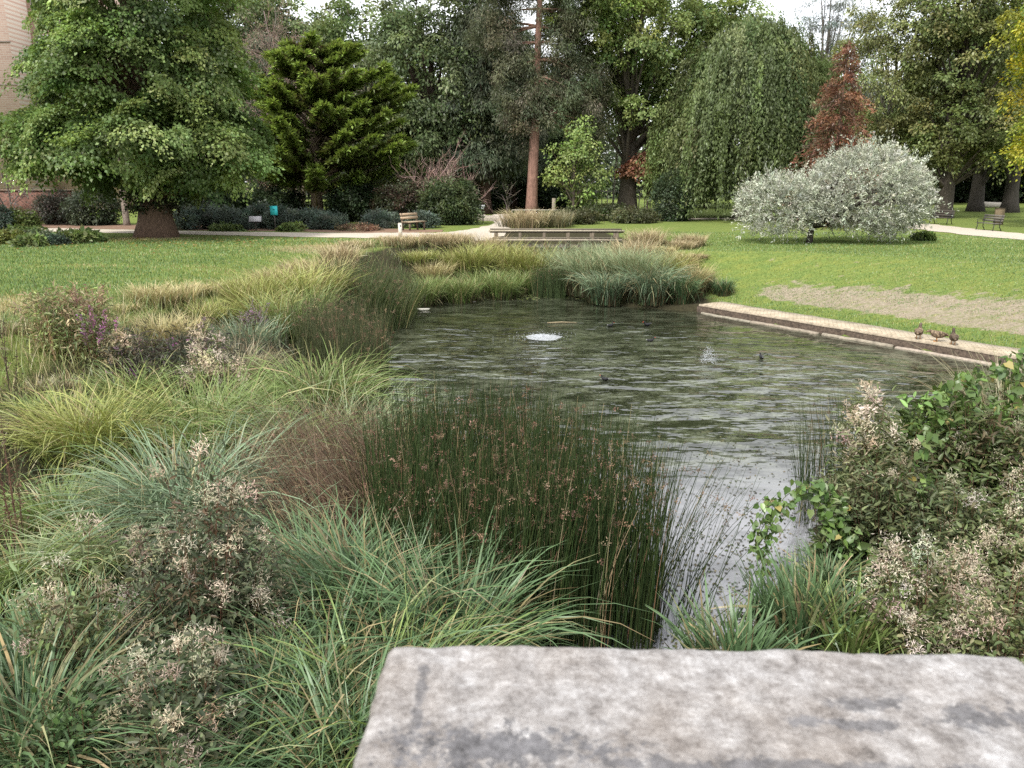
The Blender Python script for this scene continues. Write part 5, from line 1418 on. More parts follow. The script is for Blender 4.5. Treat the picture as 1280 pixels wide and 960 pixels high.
# ---- leafy perennials with seed heads
def perennial(name, u, D, vtop, hw, label, seed, nst=46, leafc=None, L=.085, W=.026, per=46, headc=((.54, .475, .36), (.45, .38, .28), (.64, .57, .45)), heads=.8, hm=84, hr=.07, wisp=.034, stemc=(.16, .085, .05), cat='plant',
              lean=.24, group=None, spike=False, hfrac=.75, base_up=0.0, ww=.006, spread=1.0, cone=.42):
    rng = rng_of(seed)
    x, z, h, r = spot(u, D, vtop, hw)
    t = empty(name, (x, D, z), 0, label, cat, group)
    a = rng.uniform(0, 2 * PI, nst); q = np.sqrt(rng.uniform(0, 1, nst))
    base = np.stack([np.cos(a) * q * r * (.45 + .4 * (1 - min(1, spread))), np.sin(a) * q * r * (.45 + .4 * (1 - min(1, spread))), np.zeros(nst)], -1)
    ln = h * (1.04 - cone * q ** 1.3 * min(1, spread)) * rng.uniform(.66, 1.06, nst)
    le = np.arctan2(q * r * .62, ln) * rng.uniform(.5, 1.3, nst) * spread
    sb = MB(); cl = stems(sb, rng, base, a + rng.normal(0, .3, nst), ln, le, rng.normal(lean * .5, .12, nst), .0055, jit(rng, stemc, nst), None, 6)
    sb.build('stems', M_BARK, t)
    m = per
    f = rng.uniform(.16 + base_up, 1.0, (nst, m)); k = f * 6; i = np.minimum(k.astype(int), 5)
    ii = np.arange(nst)[:, None]
    p = cl[ii, i] + (cl[ii, i + 1] - cl[ii, i]) * (k - i)[..., None]
    br = rng.normal(0, 1, (nst, m, 3)) * [1, 1, .35]; br = nrm(br)
    off = rng.uniform(0, 1, (nst, m)) ** .8 * (.055 + .15 * (1 - np.abs(f - .55))) * min(1.4, h / 1.1)
    p = (p + br * off[..., None]).reshape(-1, 3); brf = br.reshape(-1, 3)
    ax = nrm(brf + np.array([0, 0, .05]) + rng.normal(0, .45, p.shape))
    lc = leafc or palette([(.12, .15, .06), (.155, .18, .08), (.16, .15, .08)], [3, 2, 1])
    lm = MB(); s = rng.uniform(.6, 1.3, len(p))
    leaves2(lm, rng, p, ax, nrm(np.array([0, 0, 1.0]) + rng.normal(0, .6, p.shape)), L * s, W * s, lc(rng, nst)[np.repeat(np.arange(nst), m)] * np.exp(rng.normal(0, .18, (len(p), 1))))
    lm.build('leaves', M_LEAF, t)
    sel = np.where(rng.uniform(0, 1, nst) < heads)[0]
    if len(sel):
        hb = MB(); ns = len(sel); m = hm
        if spike:
            fu = rng.uniform(hfrac, 1.0, (ns, m)); k = fu * 6; i = np.minimum(k.astype(int), 5); jj = sel[:, None]
            p = cl[jj, i] + (cl[jj, i + 1] - cl[jj, i]) * (k - i)[..., None] + rng.normal(0, hr * .22, (ns, m, 3))
        else:                                       # branched fluffy tops: several small puffs near each tip
            nb = 5
            pc = cl[sel, -1][:, None] + nrm(rng.normal(0, 1, (ns, nb, 3)) * [1, 1, .55] + np.array([0, 0, .25])) * (hr * rng.uniform(.3, .95, (ns, nb)))[..., None] - np.array([0, 0, 1.0]) * rng.uniform(0, hr * 1.0, (ns, nb))[..., None]
            p = pc[np.arange(ns)[:, None], rng.integers(0, nb, (ns, m))] + rng.normal(0, hr * .4, (ns, m, 3))
        ext = 0 if spike else 5
        p = p.reshape(-1, 3)
        cc = np.repeat(mixc(rng, headc, [1] * len(headc), ns, .12), m, 0) * np.exp(rng.normal(0, .14, (len(p), 1)))
        AX_ = unit_dirs(rng, len(p)) + np.array([0, 0, .35]); LN = wisp * rng.uniform(.6, 1.4, len(p)); WD = np.full(len(p), ww)
        if ext:                                     # the thin branches that carry the puffs
            o_ = np.repeat((cl[sel, -2] * .5 + cl[sel, -1] * .5)[:, None], 5, 1); dl2 = pc - o_
            j3 = lambda A, B: np.concatenate([A.reshape(ns, m, -1), B.reshape(ns, 5, -1)], 1)
            ln2 = np.linalg.norm(dl2, axis=-1)
            p = j3(p, o_).reshape(-1, 3); AX_ = j3(AX_, dl2).reshape(-1, 3); LN = j3(LN, ln2).ravel(); WD = j3(WD, np.full((ns, 5), .0045)).ravel()
            cc = j3(cc, np.broadcast_to(np.array(stemc) * .9, (ns, 5, 3))).reshape(-1, 3); m = m + 5
        leaves(hb, rng, p, AX_, unit_dirs(rng, len(p)), LN, WD, cc, .5, .12)
        heads_out(hb, 'flower_spike' if spike else 'seed_head', m, ns, t)
    return t
AG = 'fluffy seeding perennials'
perennial('hemp_agrimony', 258, 5.0, 575, 98, 'tall brown stemmed plant with beige fluffy seed heads in the left foreground', 600, 95, per=105, group=AG, L=.065, W=.022, cone=.5, heads=.5, leafc=palette([(.085, .10, .055), (.11, .115, .07), (.12, .09, .055), (.06, .078, .042)], [3, 2, 1, 2]))
perennial('hemp_agrimony', 225, 3.95, 752, 80, 'lower fluffy seeding plant leaning in front of the tallest left one', 601, 52, per=80, group=AG, L=.055, hr=.06, heads=.6, leafc=palette([(.085, .10, .055), (.11, .125, .07), (.06, .078, .042)], [3, 2, 2]))
perennial('hemp_agrimony', 100, 4.6, 660, 50, 'thin grey green leafy plant left of the tall fluffy brown plant', 602, 26, per=48, heads=.3, group=AG)
perennial('hemp_agrimony', 268, 11.2, 404, 30, 'pinkish fluffy seed head plant between purple bush and grey rushes', 603, 34, per=36, group=AG, L=.1, hr=.11, wisp=.06, ww=.016)
perennial('hemp_agrimony', 148, 11.9, 412, 22, 'small cream fluffy seed head plant left of the purple bush', 604, 24, per=36, group=AG, L=.1, hr=.10, wisp=.06, ww=.016, headc=((.52, .43, .31), (.45, .36, .24)))
perennial('small_leaved_plant', 85, 3.7, 850, 70, 'small leaved green plant at the bottom left', 605, 30, per=60, heads=0, leafc=palette([(.10, .14, .06), (.07, .11, .04)], [1, 1]), L=.045, W=.028)
perennial('small_leaved_plant', 210, 3.35, 900, 60, 'short leafy plant at the bottom below the fluffy plants', 606, 26, per=50, heads=.25, leafc=palette([(.10, .13, .06)], [1]), L=.045, W=.026)
perennial('loosestrife', 93, 12.6, 360, 50, 'tall reddish stemmed clump with purple flower tips at the left lawn edge', 610, 130, per=26, leafc=palette([(.22, .27, .11), (.32, .26, .16)], [2, 1]), L=.11, W=.028, spike=True, heads=.5, hm=26, hr=.05, wisp=.04, ww=.018,
          headc=((.36, .29, .19), (.30, .23, .15), (.33, .21, .17)), stemc=(.46, .31, .17), hfrac=.78, spread=.22, lean=.06, cone=.3)
perennial('loosestrife', 128, 12.0, 378, 20, 'small bright magenta flowering spikes beside the reddish stemmed clump', 611, 22, per=26, L=.1, W=.025, spike=True, heads=.8, hm=30, hr=.055, wisp=.045, ww=.018, headc=((.38, .17, .31), (.32, .16, .26)), hfrac=.72, spread=.5, lean=.1)
perennial('purple_flowered_bush', 212, 12.0, 392, 84, 'dark tangled bush with scattered purple flowers on the left bank', 612, 150, per=46, leafc=palette([(.055, .06, .038), (.075, .06, .05), (.11, .12, .068)], [2, 2, 1]), L=.10, W=.025, spike=True, heads=.3, hm=22, hr=.06,
          wisp=.04, ww=.018, headc=((.26, .18, .21), (.22, .16, .16), (.36, .15, .31)), stemc=(.09, .06, .05), lean=.9, hfrac=.85, cat='bush')
perennial('loosestrife', 318, 15.6, 365, 20, 'faded purple flower spikes rising before the yellow iris leaves', 613, 26, per=24, L=.1, W=.025, spike=True, heads=1, hm=30, hr=.06, wisp=.05, ww=.02, headc=((.28, .20, .27), (.24, .17, .2)), hfrac=.7)
perennial('bare_stalks', 12, 9.9, 383, 16, 'dark bare seed stalks standing at the left edge', 614, 7, per=8, L=.05, W=.02, leafc=palette([(.07, .05, .035)], [1]), spike=True, heads=1, hm=34, hr=.05, wisp=.03, ww=.014, headc=((.075, .05, .04),), stemc=(.07, .045, .035), hfrac=.45, cat='dead stalk')
perennial('bare_stalks', 14, 6.6, 520, 22, 'brown bare stalks above the green sedge at the left edge', 615, 12, per=12, L=.04, W=.015, leafc=palette([(.12, .07, .045)], [1]), spike=True, heads=1, hm=30, hr=.05, wisp=.03, ww=.012, headc=((.12, .075, .055),), stemc=(.13, .075, .05), hfrac=.4, cat='dead stalk')
# right bank
perennial('hemp_agrimony', 1092, 8.3, 425, 34, 'tall tapering plant with pinkish seed heads against the pond water', 620, 40, cone=.62, heads=.55, per=66, group=AG, L=.09, hr=.09, wisp=.055, ww=.013)
perennial('hemp_agrimony', 1120, 7.4, 545, 75, 'dull leafy brownish plant below the tall tapering one', 621, 70, per=70, heads=.1, group=AG, L=.085, leafc=palette([(.12, .135, .065), (.155, .145, .08), (.09, .11, .05)], [2, 1, 2]), hr=.05)
perennial('hemp_agrimony', 1170, 5.3, 655, 68, 'dense pale fluffy seed heads on the right bank by the stone cap', 622, 76, headc=((.68, .60, .48), (.60, .51, .40), (.75, .68, .57)), per=46, group=AG, L=.06, hr=.085, hm=110, heads=.55)
perennial('hemp_agrimony', 1258, 6.2, 565, 62, 'pale fluffy seed heads at the right edge of the bank', 623, 60, headc=((.68, .60, .48), (.60, .51, .40)), per=56, group=AG, L=.07, hr=.085, hm=110, heads=.45)
perennial('hemp_agrimony', 1262, 4.8, 690, 60, 'thin pale stalks and seed heads in the right corner behind the stone cap', 624, 48, per=56, group=AG, L=.06, hr=.07, heads=.35)
perennial('nettle_bush', 1165, 8.6, 490, 52, 'dark green leafy bush in the middle of the right bank', 630, 95, per=60, heads=0, leafc=palette([(.09, .14, .04), (.13, .185, .058), (.065, .105, .032)], [3, 2, 2]), L=.13, W=.05, stemc=(.11, .085, .045), cat='bush')
perennial('nettle_bush', 1225, 8.0, 485, 55, 'dark green bush with reddish brown stems at the right bank', 631, 95, per=56, heads=.1, leafc=palette([(.085, .12, .04), (.12, .14, .06), (.14, .12, .065)], [3, 2, 1]), L=.11, W=.035, stemc=(.15, .085, .05), cat='bush')
perennial('nettle_bush', 1265, 9.4, 440, 40, 'tall pale green leafy stems beside the end of the paved edging', 632, 60, per=52, heads=.1, leafc=palette([(.13, .16, .075), (.09, .125, .05)], [1, 1]), L=.10, W=.03, cat='bush')
perennial('nettle_bush', 1205, 6.6, 590, 60, 'shaded green bush behind the dense pale seed heads', 633, 80, per=56, heads=.05, leafc=palette([(.09, .12, .05), (.12, .14, .068)], [1, 1]), L=.08, W=.03, cat='bush')
perennial('nettle_bush', 1062, 7.4, 640, 42, 'low dark leafy plants behind the arching bindweed mound', 634, 46, per=50, heads=0, leafc=palette([(.09, .125, .045), (.12, .14, .065)], [1, 1]), L=.08, W=.032, cat='bush')
sedge('tall_grass', 1048, 6.9, 690, 34, 'deep', 'green grass at the foot of the arching bindweed mound', 641, 420, .014, up=.6, cat='grass clump', arch=.8)
sedge('tall_grass', 1262, 8.9, 445, 46, 'dry', 'reddish leaning grass stems at the right end of the bank', 640, 420, .010, up=.6, cat='grass clump', arch=.7)
twiggy('dead_twigs', (at(1045, 8.6), 8.6, -1.6), 'tangle of grey dead twigs over the water on the right', 'branch', 641, 1.3, 1.2, 7, (.20, .18, .15), .008, 2)

# bindweed: heart shaped leaves running along arching shoots
def bindweed(label, seed, arcs, per, pal, L=.10):
    rng = rng_of(seed)
    o0 = np.array(arcs[0][0], float)
    t = empty('bindweed', tuple(o0), 0, label, 'climbing plant')
    sm, lm = MB(), MB()
    for (a, b_, sag) in arcs:
        c = curve3(np.array(a) - o0, np.array(b_) - o0, sag, 14, rng.normal(0, .05, 3))
        tube(sm, c, np.full(14, .004), col(.12, .14, .05), 4)
        k = rng.uniform(0, 13, per); i = np.minimum(k.astype(int), 12); p = c[i] + (c[i + 1] - c[i]) * (k - i)[:, None] + rng.normal(0, .045, (per, 3))
        ax = nrm(rng.normal(0, .6, (per, 3)) + np.array([0, -.25, -.65])); no = nrm(rng.normal(0, .45, (per, 3)) + np.array([0, -.55, .75]))
        cc = pal(rng, per); y = rng.uniform(0, 1, per) < .025; cc[y] = (.30, .25, .08)
        s = rng.uniform(.55, 1.2, per)
        leaves2(lm, rng, p, ax, no, L * s, L * .78 * s, cc, heart=True)
    sm.build('shoots', M_BARK, t); lm.build('leaves', M_GLOSSY, t)
PB = palette([(.095, .155, .040), (.125, .195, .052), (.07, .12, .032)], [3, 2, 2])
xb, yb = at(1010, 7.3), 7.3
bindweed('arching bindweed mound of heart shaped leaves hanging over the near water', 650,
         [((xb + .55, yb, -1.3), (xb - .50, yb - .1, -1.05), 1.35), ((xb + .5, yb + .1, -1.2), (xb - .42, yb, -1.15), 1.1), ((xb + .45, yb - .1, -1.3), (xb + .1, yb - .15, -1.2), .8), ((xb - .38, yb - .1, -.75), (xb - .46, yb - .2, -1.4), .1),
          ((xb + .1, yb - .1, -.65), (xb + .5, yb - .3, -1.35), .2), ((xb - .05, yb, -.55), (xb + .55, yb + .1, -.95), .25), ((xb - .3, yb, -.65), (xb - .5, yb - .1, -1.2), .15), ((xb + .2, yb - .1, -.8), (xb + .75, yb - .3, -1.3), .1)], 56, PB, .085)
xb, yb = at(1195, 8.4), 8.4
zt = rise(470, 8.4)
bindweed('bright bindweed draped over the top of the right bank bush', 651,
         [((xb - .35, yb, zt - .9), (xb + .1, yb - .1, zt - .1), .4), ((xb - .3, yb, zt - .25), (xb + .55, yb, zt - .05), .3), ((xb, yb - .1, zt - .1), (xb - .1, yb - .3, zt - .8), .1), ((xb + .5, yb, zt + .02), (xb + .45, yb - .2, zt - .6), .1), ((xb - .25, yb, zt - .2), (xb - .4, yb - .2, zt - 1.1), .1),
          ((xb + .3, yb, zt + .05), (xb + .85, yb, zt + .1), .2), ((xb + .2, yb - .2, zt - .2), (xb + .3, yb - .5, zt - 1.0), .15), ((xb - .1, yb - .2, zt - .3), (xb + .7, yb - .4, zt - .5), .2),
          ((xb - .35, yb - .2, zt - .4), (xb - .1, yb - .4, zt - 1.2), .2), ((xb + .55, yb - .1, zt - .1), (xb + .9, yb - .3, zt - .8), .2)], 42, PB, .11)
xb, yb = at(1120, 7.2), 7.2
bindweed('few heart shaped leaves climbing the dull brownish plant', 652, [((xb, yb, -1.2), (xb + .25, yb - .1, rise(540, 7.2)), .2), ((xb + .3, yb, -1.1), (xb + .1, yb - .3, rise(590, 7.0)), .2), ((xb + .5, yb, -1.1), (xb + .45, yb - .2, rise(620, 7.0)), .2)], 22, PB, .10)

# ---- undergrowth: grass and leaves nobody would count
rng = rng_of(700)
n = 130000
px = rng.uniform(-14, 9.5, n); py = 1.2 + 32 * rng.uniform(0, 1, n) ** 1.35
d = pond_dist(px, py)
rightside = (px > 4.5) & (py > 12.8)
lim = np.interp(py, [0, 10, 14, 18, 24, 33], [9.5, 8.0, 6.2, 4.9, 4.2, 3.6])
ok = (d > -.05) & (d < lim - 1.0 * rng.uniform(0, 1, n) ** 2) & ~rightside & ~((np.abs(px - .19) < .45) & (py < .95))
px, py, d = px[ok], py[ok], d[ok]; n = len(px)
base = np.stack([px, py, ground(px, py) - .02], -1)
mb = MB()
outer = (smooth(2.0, 4.0, d) * (px < 0) * (py > 10)) > rng.uniform(0, 1, n)        # taller, paler meadow grass towards the lawn
c = mixc(rng, [(.085, .12, .04), (.12, .145, .055), (.17, .16, .075), (.06, .085, .032)], [3, 2, 1.6, 2], n, .25)
nr2 = (py < 13 + 2 * np.sin(px)) & (px > -4.6)
c[nr2] = mixc(rng, [(.05, .072, .028), (.075, .07, .038), (.035, .05, .02)], [2, 1, 2], int(nr2.sum()), .25)  # blades coloured darker here to stand in for shade between tussocks
c[outer] = mixc(rng, [(.19, .20, .075), (.28, .245, .12), (.13, .165, .055), (.34, .28, .16)], [3, 2, 3, 1], int(outer.sum()), .2)
hh_ = np.where(outer, rng.uniform(.25, .62, n), rng.uniform(.16, .5, n))
ribbons(mb, rng, base, rng.uniform(0, 2 * PI, n), hh_, rng.uniform(.05, .6, n), rng.uniform(.2, 1.5, n), rng.uniform(.006, .014, n), c, c * 1.3, 3, 1.2, .8, kink=.1)
tag(mb.build('undergrowth', M_GRASS), 'tangled low grass covering the pond bank between the tussocks', kind='stuff')
# lawn grass: short blades where the lawn is nearest
n = 330000
u = rng.uniform(-1, 1, n); py = 11.5 + 27 * rng.uniform(0, 1, n) ** 1.5; px = u * (py * .72 + 2)
d = pond_dist(px, py)
dl_ = ((px - COP_A[0]) * 12.0 + (py - COP_A[1]) * 8.6) / math.hypot(12.0, 8.6)
right = (px > 5.5) & (py > 11)
nE = np.zeros(n)
for q_ in np.where(right & (dl_ > .9) & (dl_ < 6.5))[0]:
    nE[q_] = mnoise.fractal(Vector((px[q_] * .9, py[q_] * 1.8, 3)), .8, 2.0, 5)
bare = smooth(1.9, 2.7, dl_ + .5 * nE) * (1 - smooth(2.0, 3.7, dl_ - .12 * (px - 8) + 2.1 * nE)) * smooth(7.4, 9.4, px + 1.5 * nE) * (1 - smooth(22, 25, py))
okr = right & (dl_ > 1.08 + .08 * nE) & (rng.uniform(0, 1, n) > np.clip(bare * 1.05, 0, .86))
okl = (~right) & (d > np.interp(py, [11, 14, 18, 24, 33], [7.0, 5.6, 4.4, 3.8, 3.2]))
ok = (okr | okl) & (np.abs(px) < py * .70 + 1.0)
for (cx_, cy_, rx_, ry_) in ((at(460, 36.5), 36.5, 9, 1.9),): ok &= ~((px < 3) & (py > 34.3))
ok &= ~((px > 15) & (py > 31.5 + (29 - np.clip(px, 0, 29)) * .62))
px, py = px[ok], py[ok]; n = len(px)
base = np.stack([px, py, ground(px, py)], -1)
hgt_ = rng.uniform(.022, .055, n) * np.where(dl_[ok] < 1.9, 1.5, 1)
az = rng.uniform(0, 2 * PI, n); sd = np.stack([-np.sin(az), np.cos(az), np.zeros(n)], -1) * (.0045 + .00018 * py)[:, None]
tipv = base + np.stack([np.cos(az) * hgt_ * .5, np.sin(az) * hgt_ * .5, hgt_], -1)
nA = np.array([mnoise.fractal(Vector((a_ * .28, b_ * .55, 0)), .9, 2.0, 4) for a_, b_ in zip(px, py)])
nB = np.array([mnoise.noise(Vector((a_ * 2.3, b_ * 3.4, 5))) for a_, b_ in zip(px, py)])
wr = np.exp(-((px + 11.5) / 4) ** 2 - ((py - 15.5) / 1.6) ** 2) + .8 * np.exp(-((px + 7.2) / 2.5) ** 2 - ((py - 29.5) / 2.2) ** 2) + .8 * np.exp(-((px - lime_x) / 2.8) ** 2 - ((py - 34.2) / 1.5) ** 2)
wr = np.clip(bare[ok] * .8 + wr * .9 + np.maximum(0, nA - .22) * 1.0 + nB * .25, 0, 1)
c = mixc(rng, [(.104, .182, .052), (.136, .214, .068), (.078, .142, .042), (.26, .26, .12)], [3, 2, 2, .32], n, .15) * np.exp(.32 * nA + .22 * nB)[:, None]
str_ = rng.uniform(0, 1, n) < wr
c[str_] = mixc(rng, [(.34, .29, .13), (.26, .25, .09)], [1, 1], int(str_.sum()), .15)
V = np.stack([base - sd, base + sd, tipv], 1).reshape(-1, 3)
mb = MB(); mb.add(V, np.arange(3 * n).reshape(-1, 3), np.repeat(c, 3, 0))
tag(mb.build('lawn_grass', M_GRASS), 'short mown grass of the lawn', kind='stuff')
# fallen leaves on the left lawn and specks of leaf and weed on the water
n = 420
px = rng.normal(lime_x + 1, 5, n); py = rng.normal(32.5, 2.4, n); ok = (pond_dist(px, py) > 3.2) & (py < 34.3); px, py = px[ok], py[ok]; n = len(px)
mb = MB(); leaves(mb, rng, np.stack([px, py, ground(px, py) + .045], -1), np.concatenate([rng.normal(0, 1, (n, 2)), np.zeros((n, 1))], 1), np.tile([0, .2, 1.0], (n, 1)) + rng.normal(0, .3, (n, 3)), .12, .09, mixc(rng, [(.36, .29, .10), (.30, .19, .09)], [1, 1], n))
tag(mb.build('fallen_leaves', M_LEAF), 'scattered yellow fallen leaves on the lawn beneath the lime tree', kind='stuff')
n = 17000
px = rng.uniform(.8, 6.5, n); py = 5.4 + 9 * rng.uniform(0, 1, n) ** 1.7
cl_ = np.sin(px * 3.1 + np.sin(py * 2.3) * 1.5) * np.sin(py * 3.7 + px) + .5 * np.sin(px * 7 + py * 5)
ok = (pond_dist(px, py) < -.02) & (rng.uniform(-1.0, 1.6, n) < cl_ + .9 * np.exp(-((px - 3.1) / .9) ** 2 - ((py - 7.3) / 1.2) ** 2)) & (rng.uniform(0, 1, n) < np.clip(1.25 - (py - 5.4) / 7.5, .08, 1))
px, py = px[ok], py[ok]; n = len(px)
mb = MB(); leaves(mb, rng, np.stack([px, py, np.full(n, WATER_Z + .007)], -1), np.concatenate([rng.normal(0, 1, (n, 2)), np.zeros((n, 1))], 1), np.tile([0, 0, 1.0], (n, 1)) + rng.normal(0, .08, (n, 3)), rng.uniform(.02, .06, n), rng.uniform(.012, .036, n),
                  mixc(rng, [(.10, .095, .05), (.075, .10, .04), (.20, .17, .10), (.05, .05, .035)], [2, 2, 1, 2], n), .5, .02)
tag(mb.build('floating_leaves', M_LEAF), 'specks of leaf and weed floating on the near water', kind='stuff')
# lily pads and pale scum at the far end
n = 900
px = rng.normal(at(640, 28.2), 1.5, n); py = rng.normal(28.3, .55, n); ok = (pond_dist(px, py) < 0); px, py = px[ok], py[ok]; n = len(px)
mb = MB(); leaves(mb, rng, np.stack([px, py, np.full(n, WATER_Z + .008)], -1), np.concatenate([rng.normal(0, 1, (n, 2)), np.zeros((n, 1))], 1), np.tile([0, 0, 1.0], (n, 1)) + rng.normal(0, .05, (n, 3)), rng.uniform(.06, .16, n), rng.uniform(.05, .12, n), mixc(rng, [(.20, .24, .09), (.28, .30, .15)], [1, 1], n), .5, .01)
tag(mb.build('floating_weed', M_LEAF), 'pale green weed floating before the far reeds', kind='stuff')
# ================================================================ BIRDS, BUBBLERS, SMALL THINGS ON THE WATER
def loft_body(prof, sides=14):
    """one closed skin lofted along a spine: prof = list of (x, z, half width, half height)"""
    prof = np.array(prof, float)
    tt = np.linspace(0, len(prof) - 1, (len(prof) - 1) * 4 + 1)
    P = np.stack([np.interp(tt, np.arange(len(prof)), prof[:, k]) for k in range(4)], -1)
    for _ in range(2): P[1:-1] = (P[:-2] + 2 * P[1:-1] + P[2:]) / 4
    tg = nrm(np.gradient(P[:, :2], axis=0)); nv_ = np.stack([-tg[:, 1], tg[:, 0]], -1)
    V = np.zeros((len(P), sides, 3))
    for j in range(sides):
        a = 2 * PI * j / sides
        V[:, j, 0] = P[:, 0] + nv_[:, 0] * math.sin(a) * P[:, 3]; V[:, j, 2] = P[:, 1] + nv_[:, 1] * math.sin(a) * P[:, 3]; V[:, j, 1] = math.cos(a) * P[:, 2]
    return V, P
def bird(name, loc, rz, label, cat, prof, colf, legs=None, legc=(.45, .2, .05), group=None, scale=1.0, wing=None, bill=(.5, .35, .08), eye=True):
    t = empty(name, loc, rz, label, cat, group); t.scale = (scale,) * 3
    V, P = loft_body(prof)
    sh = V.shape; Vf = V.reshape(-1, 3)
    mb = MB(); mb.add(Vf, grid_faces(sh[0], sh[1], True), colf(Vf))
    mb.f.append(np.arange(sh[1])[::-1][None] + 0); mb.f.append(np.arange(sh[1])[None] + (sh[0] - 1) * sh[1])
    hx, hz = P[-2][0], P[-2][1]
    mb.build('body', M_FEATHER, t, smooth=True)
    bb = MB(); tube(bb, [(hx - .005, 0, hz + .002), (hx + .03, 0, hz - .006), (hx + .055, 0, hz - .012)], [.012, .010, .006], col(*bill), 6); bb.build('bill', M_PAINT, t)
    if wing is not None:
        for s in (-1, 1):
            wb_ = MB(); W_, _ = loft_body(wing, 10); q = W_.reshape(-1, 3).copy(); q[:, 1] = q[:, 1] * .35 + s * .078 * (1 - .5 * np.clip(-(q[:, 0] + .05) / .2, 0, 1)); wb_.add(q, grid_faces(W_.shape[0], 10, True), colf(q, True))
            wb_.build('wing', M_FEATHER, t, smooth=True)
    if legs is not None:
        for s in (-1, 1):
            lb_ = MB(); tube(lb_, [(.01, s * .04, legs), (.015, s * .04, legs * .5), (0, s * .04, .01)], [.012, .009, .008], col(*legc), 6)
            lb_.add(np.array([(0 - .01, s * .04, .008), (.075, s * .04 - .03, .004), (.085, s * .04, .006), (.075, s * .04 + .03, .004), (0 - .01, s * .04, .0), (.075, s * .04 - .03, 0), (.085, s * .04, 0), (.075, s * .04 + .03, 0)]),
                    np.array([(0, 1, 2, 3), (7, 6, 5, 4), (0, 4, 5, 1), (1, 5, 6, 2), (2, 6, 7, 3), (3, 7, 4, 0)]), col(*legc))
            lb_.build('leg', M_PAINT, t)
    return t
rngD = rng_of(900)
def duck_col(v, w=False):
    n_ = mnoise
    f = np.array([n_.noise(Vector(p) * 38) for p in v])[:, None]
    c = np.where(f > .12, np.array([.26, .19, .12]), np.array([.085, .058, .038]))
    if not w: c = np.where((v[:, 2] < .12)[:, None], c * .4 + np.array([.30, .24, .17]) * .6, c)
    c = np.where((v[:, 2] > .30)[:, None], np.array([.10, .075, .055]), c)
    return c
up_prof = [(-.24, .15, .008, .008), (-.17, .165, .045, .03), (-.10, .16, .085, .07), (0, .165, .105, .092), (.08, .195, .09, .085), (.125, .245, .05, .05), (.135, .295, .034, .036), (.145, .335, .036, .038), (.175, .352, .034, .036), (.205, .350, .018, .02), (.215, .348, .008, .008)]
preen_prof = [(-.24, .15, .008, .008), (-.17, .165, .045, .03), (-.10, .16, .085, .07), (0, .165, .105, .092), (.09, .195, .09, .085), (.135, .225, .055, .055), (.165, .245, .04, .04), (.195, .250, .036, .036), (.225, .240, .03, .03), (.245, .228, .016, .016), (.25, .225, .007, .007)]
wing_prof = [(-.235, .185, .01, .008), (-.16, .19, .05, .03), (-.05, .20, .06, .055), (.04, .20, .05, .05), (.075, .20, .02, .02)]
def on_edge(u, off):
    # the point of the paving seen in photo column u, off metres behind its front edge
    best = None
    for s in np.linspace(0, Ln, 600):
        p = COP_A + dv * s + nv * off
        uu = 640 + 960 * p[0] / (p[1] * .966 + 3.86 * .257)
        if best is None or abs(uu - u) < best[0]: best = (abs(uu - u), p)
    return best[1]
for (u_, off, rz, pf, lb) in ((1148, .25, 55, up_prof, 'brown duck standing upright, the one farthest along the paved edging'), (1171, .30, 160, preen_prof, 'brown duck with its head lowered, between two upright ducks'),
                              (1191, .22, 70, up_prof, 'dark brown duck standing upright nearest the right bank bushes')):
    p = on_edge(u_, off)
    bird('duck', (p[0], p[1], -1.362), R(rz), lb, 'duck', pf, duck_col if u_ < 1190 else (lambda v, w=False: duck_col(v, w) * .62), .11, wing=wing_prof, group='ducks resting on the paved edging', bill=(.16, .12, .06))
# water birds: dark moorhens
mo_prof = [(-.19, .10, .006, .01), (-.14, .085, .03, .03), (-.07, .05, .07, .055), (.02, .045, .08, .06), (.09, .07, .055, .05), (.115, .12, .028, .028), (.125, .155, .03, .03), (.15, .165, .026, .026), (.17, .162, .012, .013)]
def moor_col(v, w=False):
    c = np.tile(np.array([.018, .018, .02]), (len(v), 1))
    c[(v[:, 0] < -.15) & (v[:, 2] < .10)] = (.5, .5, .5)
    c[(np.abs(v[:, 1]) > .062) & (v[:, 2] > .058) & (v[:, 2] < .070)] = (.35, .35, .35)
    return c
def on_water(v):
    return 4.1 / math.tan(R(14.9) + math.atan((v - 480) / 960))
for (u_, v_, rz, sc, lb) in ((809, 407, 200, 1.0, 'dark water bird with white tail, right of a pair near the far sedges'), (763, 408, 30, .9, 'small dark water bird swimming just right of the bubbling fountain'), (813, 427, 10, .9, 'dark water bird swimming in front of the far pair'),
                             (952, 448, 95, .9, 'dark water bird swimming alone below the paved edging'), (636, 371, 170, 1.1, 'dark water bird by the pale floating weed'), (756, 475, 150, .8, 'small dark water bird out in the ripples, nearest the bulrushes')):
    D_ = on_water(v_); bird('water_bird', ((u_ - 640) / 960 * (D_ * .966 + 1.05), D_, WATER_Z), R(rz), lb, 'water bird', mo_prof, moor_col, None, scale=sc * .72, group='dark water birds on the pond', bill=(.55, .08, .04))
